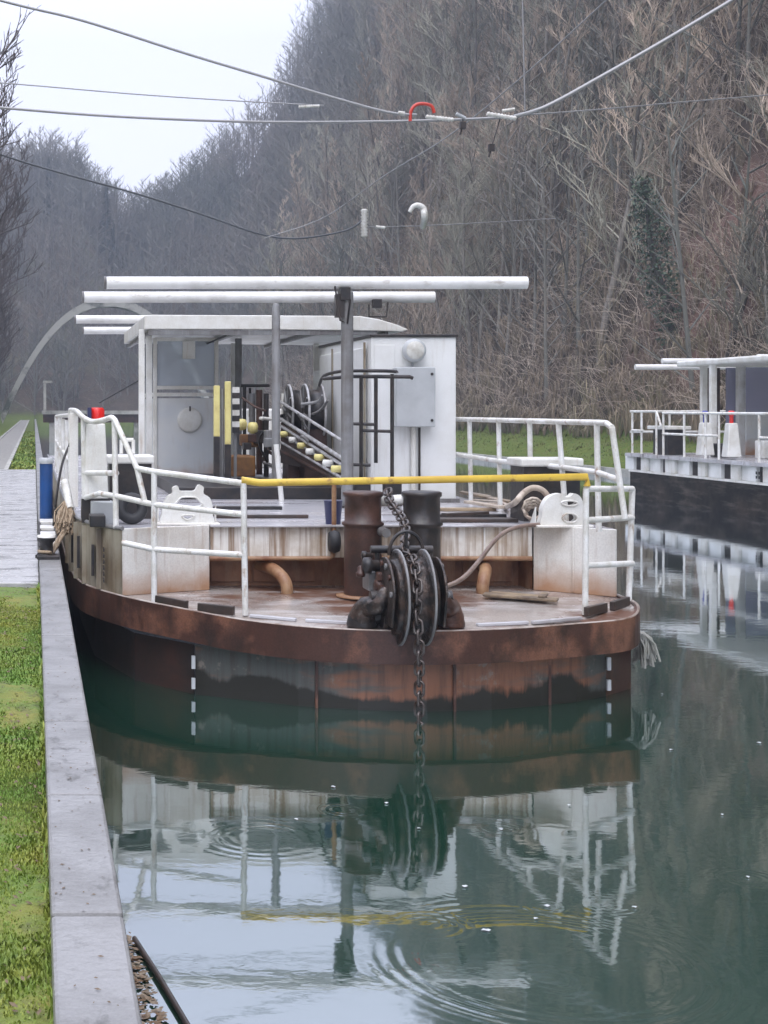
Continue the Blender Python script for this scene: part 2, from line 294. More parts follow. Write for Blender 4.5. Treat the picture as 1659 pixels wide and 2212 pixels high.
# hull plate: teal-grey paint, orange rust field, black weed along the waterline
def hull_mat():
    m = bpy.data.materials.new('hull_plate'); m.use_nodes = True; t = m.node_tree; b = t.nodes['Principled BSDF']; N = t.nodes.new; K = t.links.new
    tc = N('ShaderNodeTexCoord'); geo = N('ShaderNodeNewGeometry'); sep = N('ShaderNodeSeparateXYZ'); K(geo.outputs['Position'], sep.inputs[0])
    n = N('ShaderNodeTexNoise'); n.inputs['Scale'].default_value = 0.9; n.inputs['Detail'].default_value = 6; K(tc.outputs['Object'], n.inputs['Vector'])
    mp = N('ShaderNodeMapping'); mp.inputs['Scale'].default_value = (1.2,1.2,5); K(tc.outputs['Object'], mp.inputs[0])
    n2 = N('ShaderNodeTexNoise'); n2.inputs['Scale'].default_value = 1.5; n2.inputs['Detail'].default_value = 7; K(mp.outputs[0], n2.inputs['Vector'])
    # rust grows towards the middle of the plate
    dx = N('ShaderNodeMath'); dx.operation = 'SUBTRACT'; K(sep.outputs[0], dx.inputs[0]); dx.inputs[1].default_value = 3.8
    ab = N('ShaderNodeMath'); ab.operation = 'ABSOLUTE'; K(dx.outputs[0], ab.inputs[0])
    mr1 = N('ShaderNodeMapRange'); mr1.inputs[1].default_value = 0.3; mr1.inputs[2].default_value = 1.9; mr1.inputs[3].default_value = 0.28; mr1.inputs[4].default_value = -0.08
    K(ab.outputs[0], mr1.inputs[0])
    ad = N('ShaderNodeMath'); K(n2.outputs['Fac'], ad.inputs[0]); K(mr1.outputs[0], ad.inputs[1])
    mr2 = N('ShaderNodeMapRange'); mr2.inputs[1].default_value = 0.5; mr2.inputs[2].default_value = 0.68; K(ad.outputs[0], mr2.inputs[0])
    mx = N('ShaderNodeMixRGB'); mx.inputs[1].default_value = (0.070,0.076,0.070,1); mx.inputs[2].default_value = (0.20,0.085,0.045,1); K(mr2.outputs[0], mx.inputs[0])
    mpv = N('ShaderNodeMapping'); mpv.inputs['Scale'].default_value = (16,16,1.4); K(tc.outputs['Object'], mpv.inputs[0])
    nv = N('ShaderNodeTexNoise'); nv.inputs['Scale'].default_value = 1.0; nv.inputs['Detail'].default_value = 8; nv.inputs['Roughness'].default_value = 0.7; K(mpv.outputs[0], nv.inputs['Vector'])
    rv = N('ShaderNodeMapRange'); rv.inputs[1].default_value = 0.47; rv.inputs[2].default_value = 0.64; rv.inputs[4].default_value = 0.5; K(nv.outputs['Fac'], rv.inputs[0])
    mxv = N('ShaderNodeMixRGB'); K(mx.outputs[0], mxv.inputs[1]); mxv.inputs[2].default_value = (0.045,0.026,0.020,1); K(rv.outputs[0], mxv.inputs[0])
    nb = N('ShaderNodeTexNoise'); nb.inputs['Scale'].default_value = 5; nb.inputs['Detail'].default_value = 8; nb.inputs['Roughness'].default_value = 0.7; K(tc.outputs['Object'], nb.inputs['Vector'])
    rb = N('ShaderNodeMapRange'); rb.inputs[1].default_value = 0.58; rb.inputs[2].default_value = 0.66; rb.inputs[4].default_value = 0.75; K(nb.outputs['Fac'], rb.inputs[0])
    mxb = N('ShaderNodeMixRGB'); K(mxv.outputs[0], mxb.inputs[1]); mxb.inputs[2].default_value = (0.19,0.165,0.14,1); K(rb.outputs[0], mxb.inputs[0])
    mx = mxb
    # weed line
    ns = N('ShaderNodeMath'); ns.operation = 'MULTIPLY_ADD'; K(n.outputs['Fac'], ns.inputs[0]); ns.inputs[1].default_value = -0.75; ns.inputs[2].default_value = 0.24
    zf = N('ShaderNodeMath'); zf.operation = 'MULTIPLY_ADD'; K(nv.outputs['Fac'], zf.inputs[0]); zf.inputs[1].default_value = -0.13; zf.inputs[2].default_value = 0.065
    zg = N('ShaderNodeMath'); zg.operation = 'ADD'; K(zf.outputs[0], zg.inputs[0]); K(ns.outputs[0], zg.inputs[1])
    zz = N('ShaderNodeMath'); zz.operation = 'ADD'; K(sep.outputs[2], zz.inputs[0]); K(zg.outputs[0], zz.inputs[1])
    mr3 = N('ShaderNodeMapRange'); mr3.inputs[1].default_value = 0.0; mr3.inputs[2].default_value = 0.05; mr3.inputs[3].default_value = 1; mr3.inputs[4].default_value = 0
    K(zz.outputs[0], mr3.inputs[0])
    mx2 = N('ShaderNodeMixRGB'); K(mx.outputs[0], mx2.inputs[1]); mx2.inputs[2].default_value = (0.018,0.017,0.013,1); K(mr3.outputs[0], mx2.inputs[0])
    K(mx2.outputs[0], b.inputs['Base Color']); b.inputs['Roughness'].default_value = 0.45
    bp = N('ShaderNodeBump'); bp.inputs['Strength'].default_value = 0.25; bp.inputs['Distance'].default_value = 0.02; K(n2.outputs['Fac'], bp.inputs['Height']); K(bp.outputs[0], b.inputs['Normal'])
    return m
M['hull'] = hull_mat()
M['hullside'] = mat('hull_side', (0.022,0.016,0.014), (0.05,0.022,0.015), (0.012,0.012,0.012), scale=1.5, streak=0.7, s_scale=(2,2,4), rough=0.4, bump=0.2)
M['blackhull'] = mat('black_hull', (0.014,0.014,0.014), (0.045,0.036,0.03), (0.11,0.095,0.08), scale=0.9, lo=0.45, hi=0.65, streak=0.7, s_scale=(2,0.7,5), rough=0.7, spec=0.1)

def terrain_mat():
    m = bpy.data.materials.new('valley_ground'); m.use_nodes = True; t = m.node_tree; b = t.nodes['Principled BSDF']; N = t.nodes.new; K = t.links.new
    geo = N('ShaderNodeNewGeometry'); sep = N('ShaderNodeSeparateXYZ'); K(geo.outputs['Position'], sep.inputs[0])
    def noise(sc, det=7):
        n = N('ShaderNodeTexNoise'); n.inputs['Scale'].default_value = sc; n.inputs['Detail'].default_value = det; n.inputs['Roughness'].default_value = 0.65
        K(geo.outputs['Position'], n.inputs['Vector']); return n
    def rng(src, a, c, o0=0, o1=1):
        r = N('ShaderNodeMapRange'); r.inputs[1].default_value = a; r.inputs[2].default_value = c; r.inputs[3].default_value = o0; r.inputs[4].default_value = o1; K(src, r.inputs[0]); return r.outputs[0]
    def mix(f, a, c):
        x = N('ShaderNodeMixRGB')
        if hasattr(f, 'is_linked'): K(f, x.inputs[0])
        else: x.inputs[0].default_value = f
        for i, q in ((1, a), (2, c)):
            if hasattr(q, 'is_linked'): K(q, x.inputs[i])
            else: x.inputs[i].default_value = (*q, 1)
        return x.outputs[0]
    litter = mix(rng(noise(0.5).outputs['Fac'], 0.4, 0.62), (0.085,0.062,0.045), (0.05,0.04,0.03))
    litter = mix(rng(noise(0.12).outputs['Fac'], 0.52, 0.68), litter, (0.10,0.105,0.06))
    litter = mix(rng(noise(2.5).outputs['Fac'], 0.55, 0.7), litter, (0.19,0.15,0.105))
    # bare reddish bank low on the right slope
    v = N('ShaderNodeVectorMath'); v.operation = 'DISTANCE'; K(geo.outputs['Position'], v.inputs[0]); v.inputs[1].default_value = (30.3,64.5,8.3)
    nn = noise(0.35); ma = N('ShaderNodeMath'); ma.operation = 'MULTIPLY_ADD'; K(nn.outputs['Fac'], ma.inputs[0]); ma.inputs[1].default_value = 9; K(v.outputs['Value'], ma.inputs[2])
    litter = mix(rng(ma.outputs[0], 8.0, 11.5, 0.7, 0), litter, (0.22,0.13,0.105))
    grass = mix(rng(noise(3).outputs['Fac'], 0.38, 0.62), (0.075,0.125,0.022), (0.13,0.15,0.035))
    grass = mix(rng(noise(9).outputs['Fac'], 0.58, 0.72), grass, (0.10,0.08,0.035))
    # grass on the flat strips beside the water
    hz = rng(sep.outputs[2], 1.5, 2.3, 1, 0)
    k = mix(hz, litter, grass)
    bed = rng(sep.outputs[2], -0.6, -0.2, 1, 0)
    k = mix(bed, k, (0.05,0.06,0.04))
    K(k, b.inputs['Base Color']); b.inputs['Roughness'].default_value = 0.95; b.inputs['Specular IOR Level'].default_value = 0.15
    bp = N('ShaderNodeBump'); bp.inputs['Strength'].default_value = 0.6; bp.inputs['Distance'].default_value = 0.3
    K(noise(1.6).outputs['Fac'], bp.inputs['Height']); K(bp.outputs[0], b.inputs['Normal'])
    return m

# ------------------------------------------------------------------ ground
def fbm(x, y):
    return math.sin(x*0.21+1.3)*math.cos(y*0.17+0.4) + 0.5*math.sin(x*0.53+y*0.31) + 0.3*math.cos(y*0.77-x*0.4)
def sstep(a, b, x):
    t = max(0.0, min(1.0, (x-a)/(b-a))); return t*t*(3-2*t)
HFT = [(-60,46),(-2,46),(8.5,45),(13,39),(19,34.5),(27,38),(33,42),(45,53),(60,66)]
def lerp_tab(t, x):
    if x <= t[0][0]: return t[0][1]
    for (a, p), (b, q) in zip(t, t[1:]):
        if x <= b: return p + (q-p)*(x-a)/(b-a)
    return t[-1][1]
def hgt(x, y):
    if x <= 0.10:
        h = 0.95
        if x < -5.5: h += (-5.5-x)*0.85 if x > -45 else 33.6 + min(-45-x, 40)*0.1
        if x < -5.5: h += 0.5*fbm(x, y)*sstep(-5.5, -12, x)
    elif x < 23.6: h = -2.0
    else:
        h = 0.35 + 1.0*sstep(23.7, 26.5, x)
        if x > 26.5:
            q = x-26.5
            h += 2.2*q if q < 34 else 74.8 + min(q-34, 25)*0.12
            h += 0.9*fbm(x, y)*sstep(26.5, 34, x)
    if y > 225:
        hf = lerp_tab(HFT, x)
        g = sstep(222, 312, y)*hf + min(60, max(0, y-312))*0.06 + 0.8*fbm(x*0.6, y*0.6)*sstep(225, 250, y)
        h = max(h, g - 1.9 if g > 0.5 else h)
    return h
def terrain():
    xs = [-400,-300,-200,-140,-100,-75,-60,-50,-45] + [-42+i*2 for i in range(18)] + [-6.5,-5.5,-4,-2.5,-1.4,-0.7,-0.2,0.08,0.17,1,4,8,12,16,20,23.2,23.55,23.65,24.5,25.5,26.5] \
       + [27.2+i*1.2 for i in range(30)] + [64,67,72,80,95,120,160,220,300,400]
    ys = [-150,-100,-60,-40,-20,-8,-2,2,5,8,11,14,18,22] + [26+i*4 for i in range(50)] + [228+i*5 for i in range(20)] + [340,360,378]
    m = MB(); nx = len(xs)
    m.add([(x, y, hgt(x, y)) for y in ys for x in xs], [(j*nx+i, j*nx+i+1, (j+1)*nx+i+1, (j+1)*nx+i) for j in range(len(ys)-1) for i in range(nx-1)])
    o = m.build('ground', terrain_mat(), recalc=False)
    for p in o.data.polygons: p.use_smooth = True
    return tag(o, kind='structure')
terrain()

# ------------------------------------------------------------------ water
RINGS = [(1185,2080,0.75,0.085,0.17,0.007), (1085,1790,0.10,0.05,0.05,0.010), (1000,1917,0.13,0.05,0.05,0.012), (1180,1958,0.09,0.05,0.05,0.012),
         (1320,1955,0.14,0.05,0.06,0.010), (1615,1898,0.12,0.05,0.05,0.010), (745,1750,0.12,0.06,0.06,0.010), (560,1810,0.30,0.09,0.14,0.009), (1190,2115,0.12,0.06,0.06,0.010), (930,2000,0.16,0.06,0.08,0.008)]
def water():
    m = bpy.data.materials.new('canal_water'); m.use_nodes = True; t = m.node_tree; b = t.nodes['Principled BSDF']; N = t.nodes.new; K = t.links.new
    geo = N('ShaderNodeNewGeometry')
    def noise(sc, stretch, det=3):
        mp = N('ShaderNodeMapping'); mp.inputs['Scale'].default_value = stretch; K(geo.outputs['Position'], mp.inputs[0])
        n = N('ShaderNodeTexNoise'); n.inputs['Scale'].default_value = sc; n.inputs['Detail'].default_value = det; K(mp.outputs[0], n.inputs['Vector']); return n.outputs['Fac']
    def mth(op, a, c=None, e=None):
        x = N('ShaderNodeMath'); x.operation = op
        for i, q in enumerate((a, c, e)):
            if q is None: continue
            if hasattr(q, 'is_linked'): K(q, x.inputs[i])
            else: x.inputs[i].default_value = q
        return x.outputs[0]
    h = mth('MULTIPLY', noise(0.9, (1,1,1), 2), 0.0018)
    h = mth('MULTIPLY_ADD', noise(5.0, (1,1.3,1), 3), 0.0006, h)
    brk = N('ShaderNodeMapRange'); brk.inputs[1].default_value = 0.44; brk.inputs[2].default_value = 0.62; brk.inputs[3].default_value = 0.08; K(noise(1.4, (1,1,1), 3), brk.inputs[0])
    for (px, py, r0, wl, wd, am) in RINGS:
        c = G(px, py, 0)
        dv = N('ShaderNodeVectorMath'); dv.operation = 'DISTANCE'; K(geo.outputs['Position'], dv.inputs[0]); dv.inputs[1].default_value = c
        dd = mth('SUBTRACT', dv.outputs['Value'], r0)
        s = mth('SINE', mth('MULTIPLY', dd, 2*PI/wl))
        q = mth('MULTIPLY', dd, 1/wd)
        e = mth('POWER', 2.718, mth('MULTIPLY', mth('MULTIPLY', q, q), -1.0))
        h = mth('MULTIPLY_ADD', mth('MULTIPLY', mth('MULTIPLY', s, e), brk.outputs[0]), am*0.05, h)
    bp = N('ShaderNodeBump'); bp.inputs['Strength'].default_value = 1.0; bp.inputs['Distance'].default_value = 1.0; K(h, bp.inputs['Height'])
    dif = N('ShaderNodeBsdfDiffuse'); dif.inputs[0].default_value = (0.011,0.041,0.025,1)
    gl = N('ShaderNodeBsdfGlossy'); gl.inputs['Roughness'].default_value = 0.035; gl.inputs[0].default_value = (0.92,0.96,1,1)
    K(bp.outputs[0], gl.inputs['Normal'])
    fr = N('ShaderNodeFresnel'); fr.inputs['IOR'].default_value = 1.33; K(bp.outputs[0], fr.inputs['Normal'])
    mx = N('ShaderNodeMixShader'); K(mth('MULTIPLY_ADD', fr.outputs[0], 1.2, 0.25), mx.inputs[0]); K(dif.outputs[0], mx.inputs[1]); K(gl.outputs[0], mx.inputs[2])
    K(mx.outputs[0], t.nodes['Material Output'].inputs[0])
    o = MB(); o.add([(0.17,-60,0),(23.6,-60,0),(23.6,262,0),(0.17,262,0)], [(0,1,2,3)])
    return tag(o.build('water', m), kind='structure')
water()

# ------------------------------------------------------------------ banks, quay, paths
def quay():
    q = thing('quay_wall', (0.17, 10, 0), 'long grey quay wall with wet smooth coping stones beside the tug', 'quay wall')
    b = MB(); b.box((0.10,-40,-2.2), (0.25,225,1.02)); b.build('wall_face', M['concrete'], q)
    c = MB(); y = -4.0; random.seed(4)
    while y < 225:
        ln = 1.45 if y < 40 else 6.0
        dz = random.uniform(-0.003, 0.003)
        c.box((0.052,y,0.94), (0.283,y+ln-0.016,1.10+dz)); y += ln
    c.build('coping', M['coping'], q, bevel=0.014)
quay()
def slab(name, lo, hi, m, bevel=0.01):
    return tag(MB().box(lo, hi).build(name, m, bevel=bevel), kind='structure')
slab('towpath_apron', (-3.4,14.3,0.80), (0.046,41,1.02), M['apron'])
slab('towpath_track', (-1.9,41.02,0.80), (-0.85,225,0.972), M['gravel'])
slab('kerb_strip', (-0.85,41.02,0.80), (-0.72,225,1.03), M['concrete'])
slab('kerb_strip', (-2.05,41.02,0.80), (-1.9,225,1.02), M['concrete'])
# pale far bank edge on the right
tag(MB().box((23.40,-40,-2.1), (23.62,228,0.30)).build('bank_wall', M['concrete']), 'low weathered concrete edging of the far canal bank, right side', 'bank wall')

def blades(name, n, xr, yr, z, hmin, hmax, m, seed, wmul=1.0, hf=None):
    random.seed(seed); o = MB()
    for i in range(n):
        x = random.uniform(*xr); y = random.uniform(*yr); zz = z if hf is None else hf(x, y)
        h = random.uniform(hmin, hmax)*(0.6+0.6*abs(fbm(x*9, y*7))); a = random.uniform(0, 2*PI); l = random.uniform(0.2, 0.9)*h
        wd = random.uniform(0.12, 0.24)*h*wmul
        dx, dy = math.cos(a), math.sin(a)
        p = Vector((x, y, zz-0.004)); q = p + Vector((dx*l*0.4, dy*l*0.4, h*0.6)); t = p + Vector((dx*l, dy*l, h))
        s = Vector((-dy, dx, 0))*wd
        o.add([p-s, p+s, q+s*0.7, q-s*0.7, t], [(0,1,2,3),(3,2,4)])
    return tag(o.build(name, m, recalc=False), kind='stuff')
M['grass'] = mat('grass_blades', (0.14,0.25,0.035), (0.27,0.29,0.045), (0.09,0.17,0.026), scale=1.6, lo=0.42, hi=0.6, streak=0.8, s_scale=(1.3,0.8,1), rough=0.6)
M['bankgrass'] = mat('bank_grass', (0.10,0.14,0.035), (0.17,0.16,0.06), (0.08,0.07,0.045), scale=0.5, lo=0.42, hi=0.6, streak=0.8, s_scale=(0.4,0.3,1), rough=0.8)
M['moss'] = mat('moss', (0.115,0.175,0.025), (0.20,0.19,0.032), (0.055,0.048,0.026), scale=2.2, lo=0.42, hi=0.62, streak=0.7, s_scale=(7,5,7), s_lo=0.55, s_hi=0.68, rough=0.8, bump=0.8, bscale=40)
def turf():
    o = MB(); xs = [-3.4+i*0.1 for i in range(30)] + [-0.42+i*0.025 for i in range(20)]; ys = [-2+i*0.06 for i in range(272)]
    random.seed(2)
    vs = [(x, y, 0.965+0.022*fbm(x*11, y*8)+random.uniform(-.006,.006)) for y in ys for x in xs]; nx = len(xs)
    o.add(vs, [(j*nx+i, j*nx+i+1, (j+1)*nx+i+1, (j+1)*nx+i) for j in range(len(ys)-1) for i in range(nx-1)], True)
    tag(o.build('turf_verge', M['moss'], recalc=False), kind='structure')
turf()
blades('grass', 85000, (-0.55,0.048), (3.6,14.25), 0.974, 0.005, 0.022, M['grass'], 1, 1.3)
blades('grass', 1300, (0.034,0.060), (3.6,14.2), 1.03, 0.012, 0.05, M['grass'], 6, 0.8)
def verge_litter():
    random.seed(19); o = MB()
    for i in range(900):
        x = random.uniform(-.6,.05); y = random.uniform(3.8,14.2); a = random.uniform(0,2*PI); s_ = random.uniform(.005,.017); z = 0.985+random.uniform(0,.022)
        c, q = math.cos(a)*s_, math.sin(a)*s_
        o.add([(x+c,y+q,z+s_*.4),(x-q*.5,y+c*.5,z),(x-c,y-q,z-s_*.2),(x+q*.5,y-c*.5,z+.004)], [(0,1,2,3)])
    for i in range(240):
        x = random.uniform(.07,.275); y = random.uniform(3.8,16)**1.0; a = random.uniform(0,2*PI); s_ = random.uniform(.003,.011); c, q = math.cos(a)*s_, math.sin(a)*s_
        o.add([(x+c,y+q,1.106),(x-q*.5,y+c*.5,1.105),(x-c,y-q,1.105),(x+q*.5,y-c*.5,1.107)], [(0,1,2,3)])
    tag(o.build('fallen_leaves', mat('verge_leaves', (0.10,0.065,0.035), (0.22,0.16,0.09), (0.04,0.03,0.02), scale=20, streak=0.7, s_scale=(20,20,20), rough=0.7), recalc=False), kind='stuff')
verge_litter()
blades('grass', 9000, (-0.70,0.04), (41.2,110), 0.955, 0.04, 0.12, M['grass'], 3, 2.0)
blades('grass', 14000, (23.75,26.8), (40,120), 0.35, 0.03, 0.11, M['bankgrass'], 5, 1.2, hgt)
# dead leaves collected in the corner by the wall
def leaves():
    random.seed(9); o = MB()
    for i in range(900):
        u = random.random(); y = 5.6 + u*2.0
        x1 = 0.66 - 0.17*u; x = random.uniform(0.30, x1); a = random.uniform(0, 2*PI); s = random.uniform(0.012, 0.032); t = random.uniform(-.3,.3)
        c, q = math.cos(a)*s, math.sin(a)*s; z = random.uniform(0.004, 0.02)
        o.add([(x+c,y+q,z+s*t),(x-q*0.6,y+c*0.6,z),(x-c,y-q,z-s*t*0.3),(x+q*0.6,y-c*0.6,z+.003)], [(0,1,2,3)])
    tag(o.build('leaf_litter', mat('dead_leaves', (0.16,0.085,0.03), (0.28,0.22,0.15), (0.05,0.03,0.02), scale=14, lo=0.4, hi=0.6, streak=0.7, s_scale=(20,20,20), rough=0.6), recalc=False), kind='stuff')
leaves()
lp = G(404,2212,0.02); lq = G(292,2030,0.02)
lo_ = MB(); lo_.tube([lq + (lq-lp)*0.02, lq.lerp(lp,0.5)+Vector((0.004,0,0.003)), lp, lp+(lp-lq)*0.8], 0.013, 8)
tag(lo_.build('floating_pole', M['darkwood'], origin=lp), 'thin dark pole floating on the water, holding back brown leaves', 'pole')
random.seed(12)
for i, (px, py) in enumerate([(835,1735),(720,1700),(905,1790),(1082,1792),(1005,1915),(1182,1957),(1158,1985),(1370,1960),(1615,1895),(1560,1760),(1450,1620),(1640,1605),(1430,1500),(640,1770),(1050,2010),(1230,1740)]):
    c = G(px, py, 0.004); o = MB(); s = random.uniform(0.012, 0.026); a = random.uniform(0, PI)
    pts = [(c.x+s*math.cos(a+k*PI/4)*(1 if k % 2 == 0 else 0.7), c.y+0.7*s*math.sin(a+k*PI/4), c.z+(0.006 if k % 3 else 0.001)) for k in range(8)]
    o.add([(c.x,c.y,c.z+0.008)]+pts, [(0,1+k,1+(k+1) % 8) for k in range(8)])
    tag(o.build('glint_fleck', M['panel'], origin=c), 'tiny pale fleck standing in for a raindrop glint on the open water', 'glint', 'pale flecks standing in for glints on the water')  # added flecks stand for sky glints on the raindrop rings

# quay furniture
def furniture():
    b = P(89,1118,21.6); b.z = 1.10
    t = thing('mooring_post', (0.175,21.6,1.10), 'blue upright post with a pale cap on the quay edge', 'post')
    o = MB(); o.lathe([(0.095,0),(0.095,0.80)], (0.175,21.6,1.10)); o.build('post_shaft', M['bluepost'], t)
    o = MB(); o.lathe([(0.105,0.80),(0.110,0.82),(0.110,0.86),(0.09,0.885)], (0.175,21.6,1.10)); o.build('cap', M['panel'], t)
    t = thing('iron_bollard', (0.13,15.9,1.10), 'black iron mooring bollard with white top and a tan rope round it', 'bollard')
    o = MB(); o.lathe([(0.12,0),(0.12,0.03),(0.075,0.06),(0.07,0.16),(0.10,0.19),(0.10,0.22)], (0.13,15.9,1.10)); o.build('bollard_post', M['black'], t)
    o = MB(); o.box((0.03,15.72,1.10), (0.27,16.08,1.135)); o.build('base_plate', M['black'], t, bevel=0.006)
    o = MB(); o.lathe([(0.10,0.22),(0.095,0.245),(0.05,0.25)], (0.13,15.9,1.10)); o.build('top_cap', M['white'], t)
    # rungs of a quay ladder lying over the coping
    t = thing('quay_ladder', (0.2,18.6,1.10), 'short black iron ladder with white rungs laid over the coping', 'ladder')
    o = MB()
    for x in (0.07,0.27): o.tube([(x,16.9,1.125),(x,20.6,1.125)], 0.018, 8)
    o.build('stringers', M['black'], t)
    for k in range(4):
        y = 17.2+k*1.05; MB().box((0.075,y,1.108), (0.265,y+0.5,1.150)).build('rung', M['white'], t, bevel=0.008)
furniture()

# ------------------------------------------------------------------ the tug
TUG0 = (3.1, 13.2, 0.0)
tug = thing('tug_boat', TUG0, 'rusty white chain tug with yellow bow rail, moored at the quay', 'boat')
def part(mb, name, m, parent=tug, bevel=0, label=None):
    o = mb.build(name, m, parent, bevel=bevel)
    if label: o['label'] = label
    return o
DZ, UZ = 0.84, 1.50        # fore deck (at its after end) and raised deck heights
OUT = [(.33,38,.85),(.35,28.5,.85),(.36,23.7,.85),(.38,19.8,.85),(.40,17.6,.85),(.49,15.8,.85),(.856,14.72,.84),(1.387,14.0,.81),(1.91,13.6,.76),(2.43,13.29,.74),(2.98,13.12,.735),(3.57,13.07,.735),(4.23,13.18,.74),(4.96,13.49,.74),(5.52,13.72,.76),(5.76,14.1,.83),(5.81,14.7,.85),(5.82,15.5,.85),(5.82,17,.85),(5.82,20,.85),(5.80,26,.85),(5.78,38,.85)]
outline = crom(OUT, 5)
def dz(y): return 0.735 + 0.105*max(0.0, min(1.0, (y-13.1)/1.6))          # the fore deck falls towards the bow
def GD(x, y):
    z = 0.78
    for _ in range(6): z = dz(G(x, y, z).y)
    return G(x, y, z)
def edge(d, inset=0.0): return [Vector((q.x, q.y, p.z+d)) for p, q in zip(outline, at_z(outline, 0, inset))]
def at_z(pts, z, inset=0.0):
    c = Vector((3.1, 24, 0)); r = []
    n = len(pts)
    for i, p in enumerate(pts):
        a = pts[max(0, i-1)]; b = pts[min(n-1, i+1)]; d = b-a; d.z = 0; d.normalize(); nrm = Vector((d.y, -d.x, 0))
        if nrm.dot(c-p) < 0: nrm = -nrm
        q = p + nrm*inset; r.append(Vector((q.x, q.y, z)))
    return r
def tug_hull():
    LOW = [(.62,38),(.60,19),(.66,16.2),(1.0,14.75)]
    front = [(1.52,14.0),(1.9,13.76),(2.4,13.46),(2.9,13.28),(3.5,13.2),(4.1,13.28),(4.6,13.46),(5.0,13.65),(5.37,13.92)]
    o = MB(); f3 = [Vector((x,y,0)) for x,y in front]
    o.strip(at_z(f3,-0.8), at_z(f3,0.0)); o.strip(at_z(f3,0.0), at_z(f3,0.47)); part(o, 'bow_plate', M['hull'])
    for x, y in ((2.55,13.38),(3.75,13.215),(4.7,13.51)): part(MB().box((x-0.012,y-0.012,-.3), (x+0.012,y+0.02,0.44)), 'weld_seam', M['rust'])
    left = [Vector((x,y,0)) for x,y in LOW+[(1.515,14.01)]]
    o = MB(); o.strip(at_z(left,-0.8), at_z(left,0.47))
    right = [Vector((x,y,0)) for x,y in [(5.375,13.93),(5.76,14.3),(5.80,19),(5.75,38)]]
    part(o, 'hull', M['hullside']); o = MB(); o.strip(at_z(right,-0.8), at_z(right,0.47))
    part(o, 'hull_flank', M['rust']); o = MB()
    o.strip([Vector((.62,38,-.8)),Vector((5.75,38,-.8))], [Vector((.62,38,.6)),Vector((5.75,38,.6))])
    part(o, 'stern_plate', M['hullside'])
    # rubbing strake all round
    o = MB(); a0, b = edge(-0.295), edge(0.0)
    o.strip(edge(-0.30,0.16), a0); o.strip(a0, b); o.strip(b, edge(0.0,0.05)); o.strip(edge(0.0,0.05), edge(-0.02,0.05))
    st = part(o, 'rubbing_strake', M['rust'])
    o = MB(); o.tube(edge(-0.004,0.015), 0.015, 8); part(o, 'edge_bead', mat('worn_edge', (0.42,0.37,0.33),(0.14,0.08,0.05),None,scale=4,rough=0.3), st)
    o = MB(); o.strip(edge(-0.29,0.12), edge(-0.29,0.40)); part(o, 'overhang_soffit', M['hullside'])
    arc = [p for p in edge(-0.015,0.045) if p.y < 15.6]
    o = MB(); n = len(arc); x0, x1 = arc[0].x, arc[-1].x; rows = 8
    vs = []
    for k in range(rows+1):
        for p in arc:
            y = p.y+(15.6-p.y)*k/rows; vs.append((p.x, y, p.z+0.001 if k == 0 else max(p.z, dz(y))))
    o.add(vs, [(r*n+i, r*n+i+1, (r+1)*n+i+1, (r+1)*n+i) for r in range(rows) for i in range(n-1)], True); part(o, 'fore_deck', M['deck'])
    for x, y in ((1.50,13.98),(5.385,13.9)):
        for z0, z1 in ((0.25,0.37),(0.06,0.16)):
            MB().box((x-0.017,y-0.03,z0), (x+0.017,y+0.01,z1)).build('draught_mark', M['panel'], tug)
tug_hull()
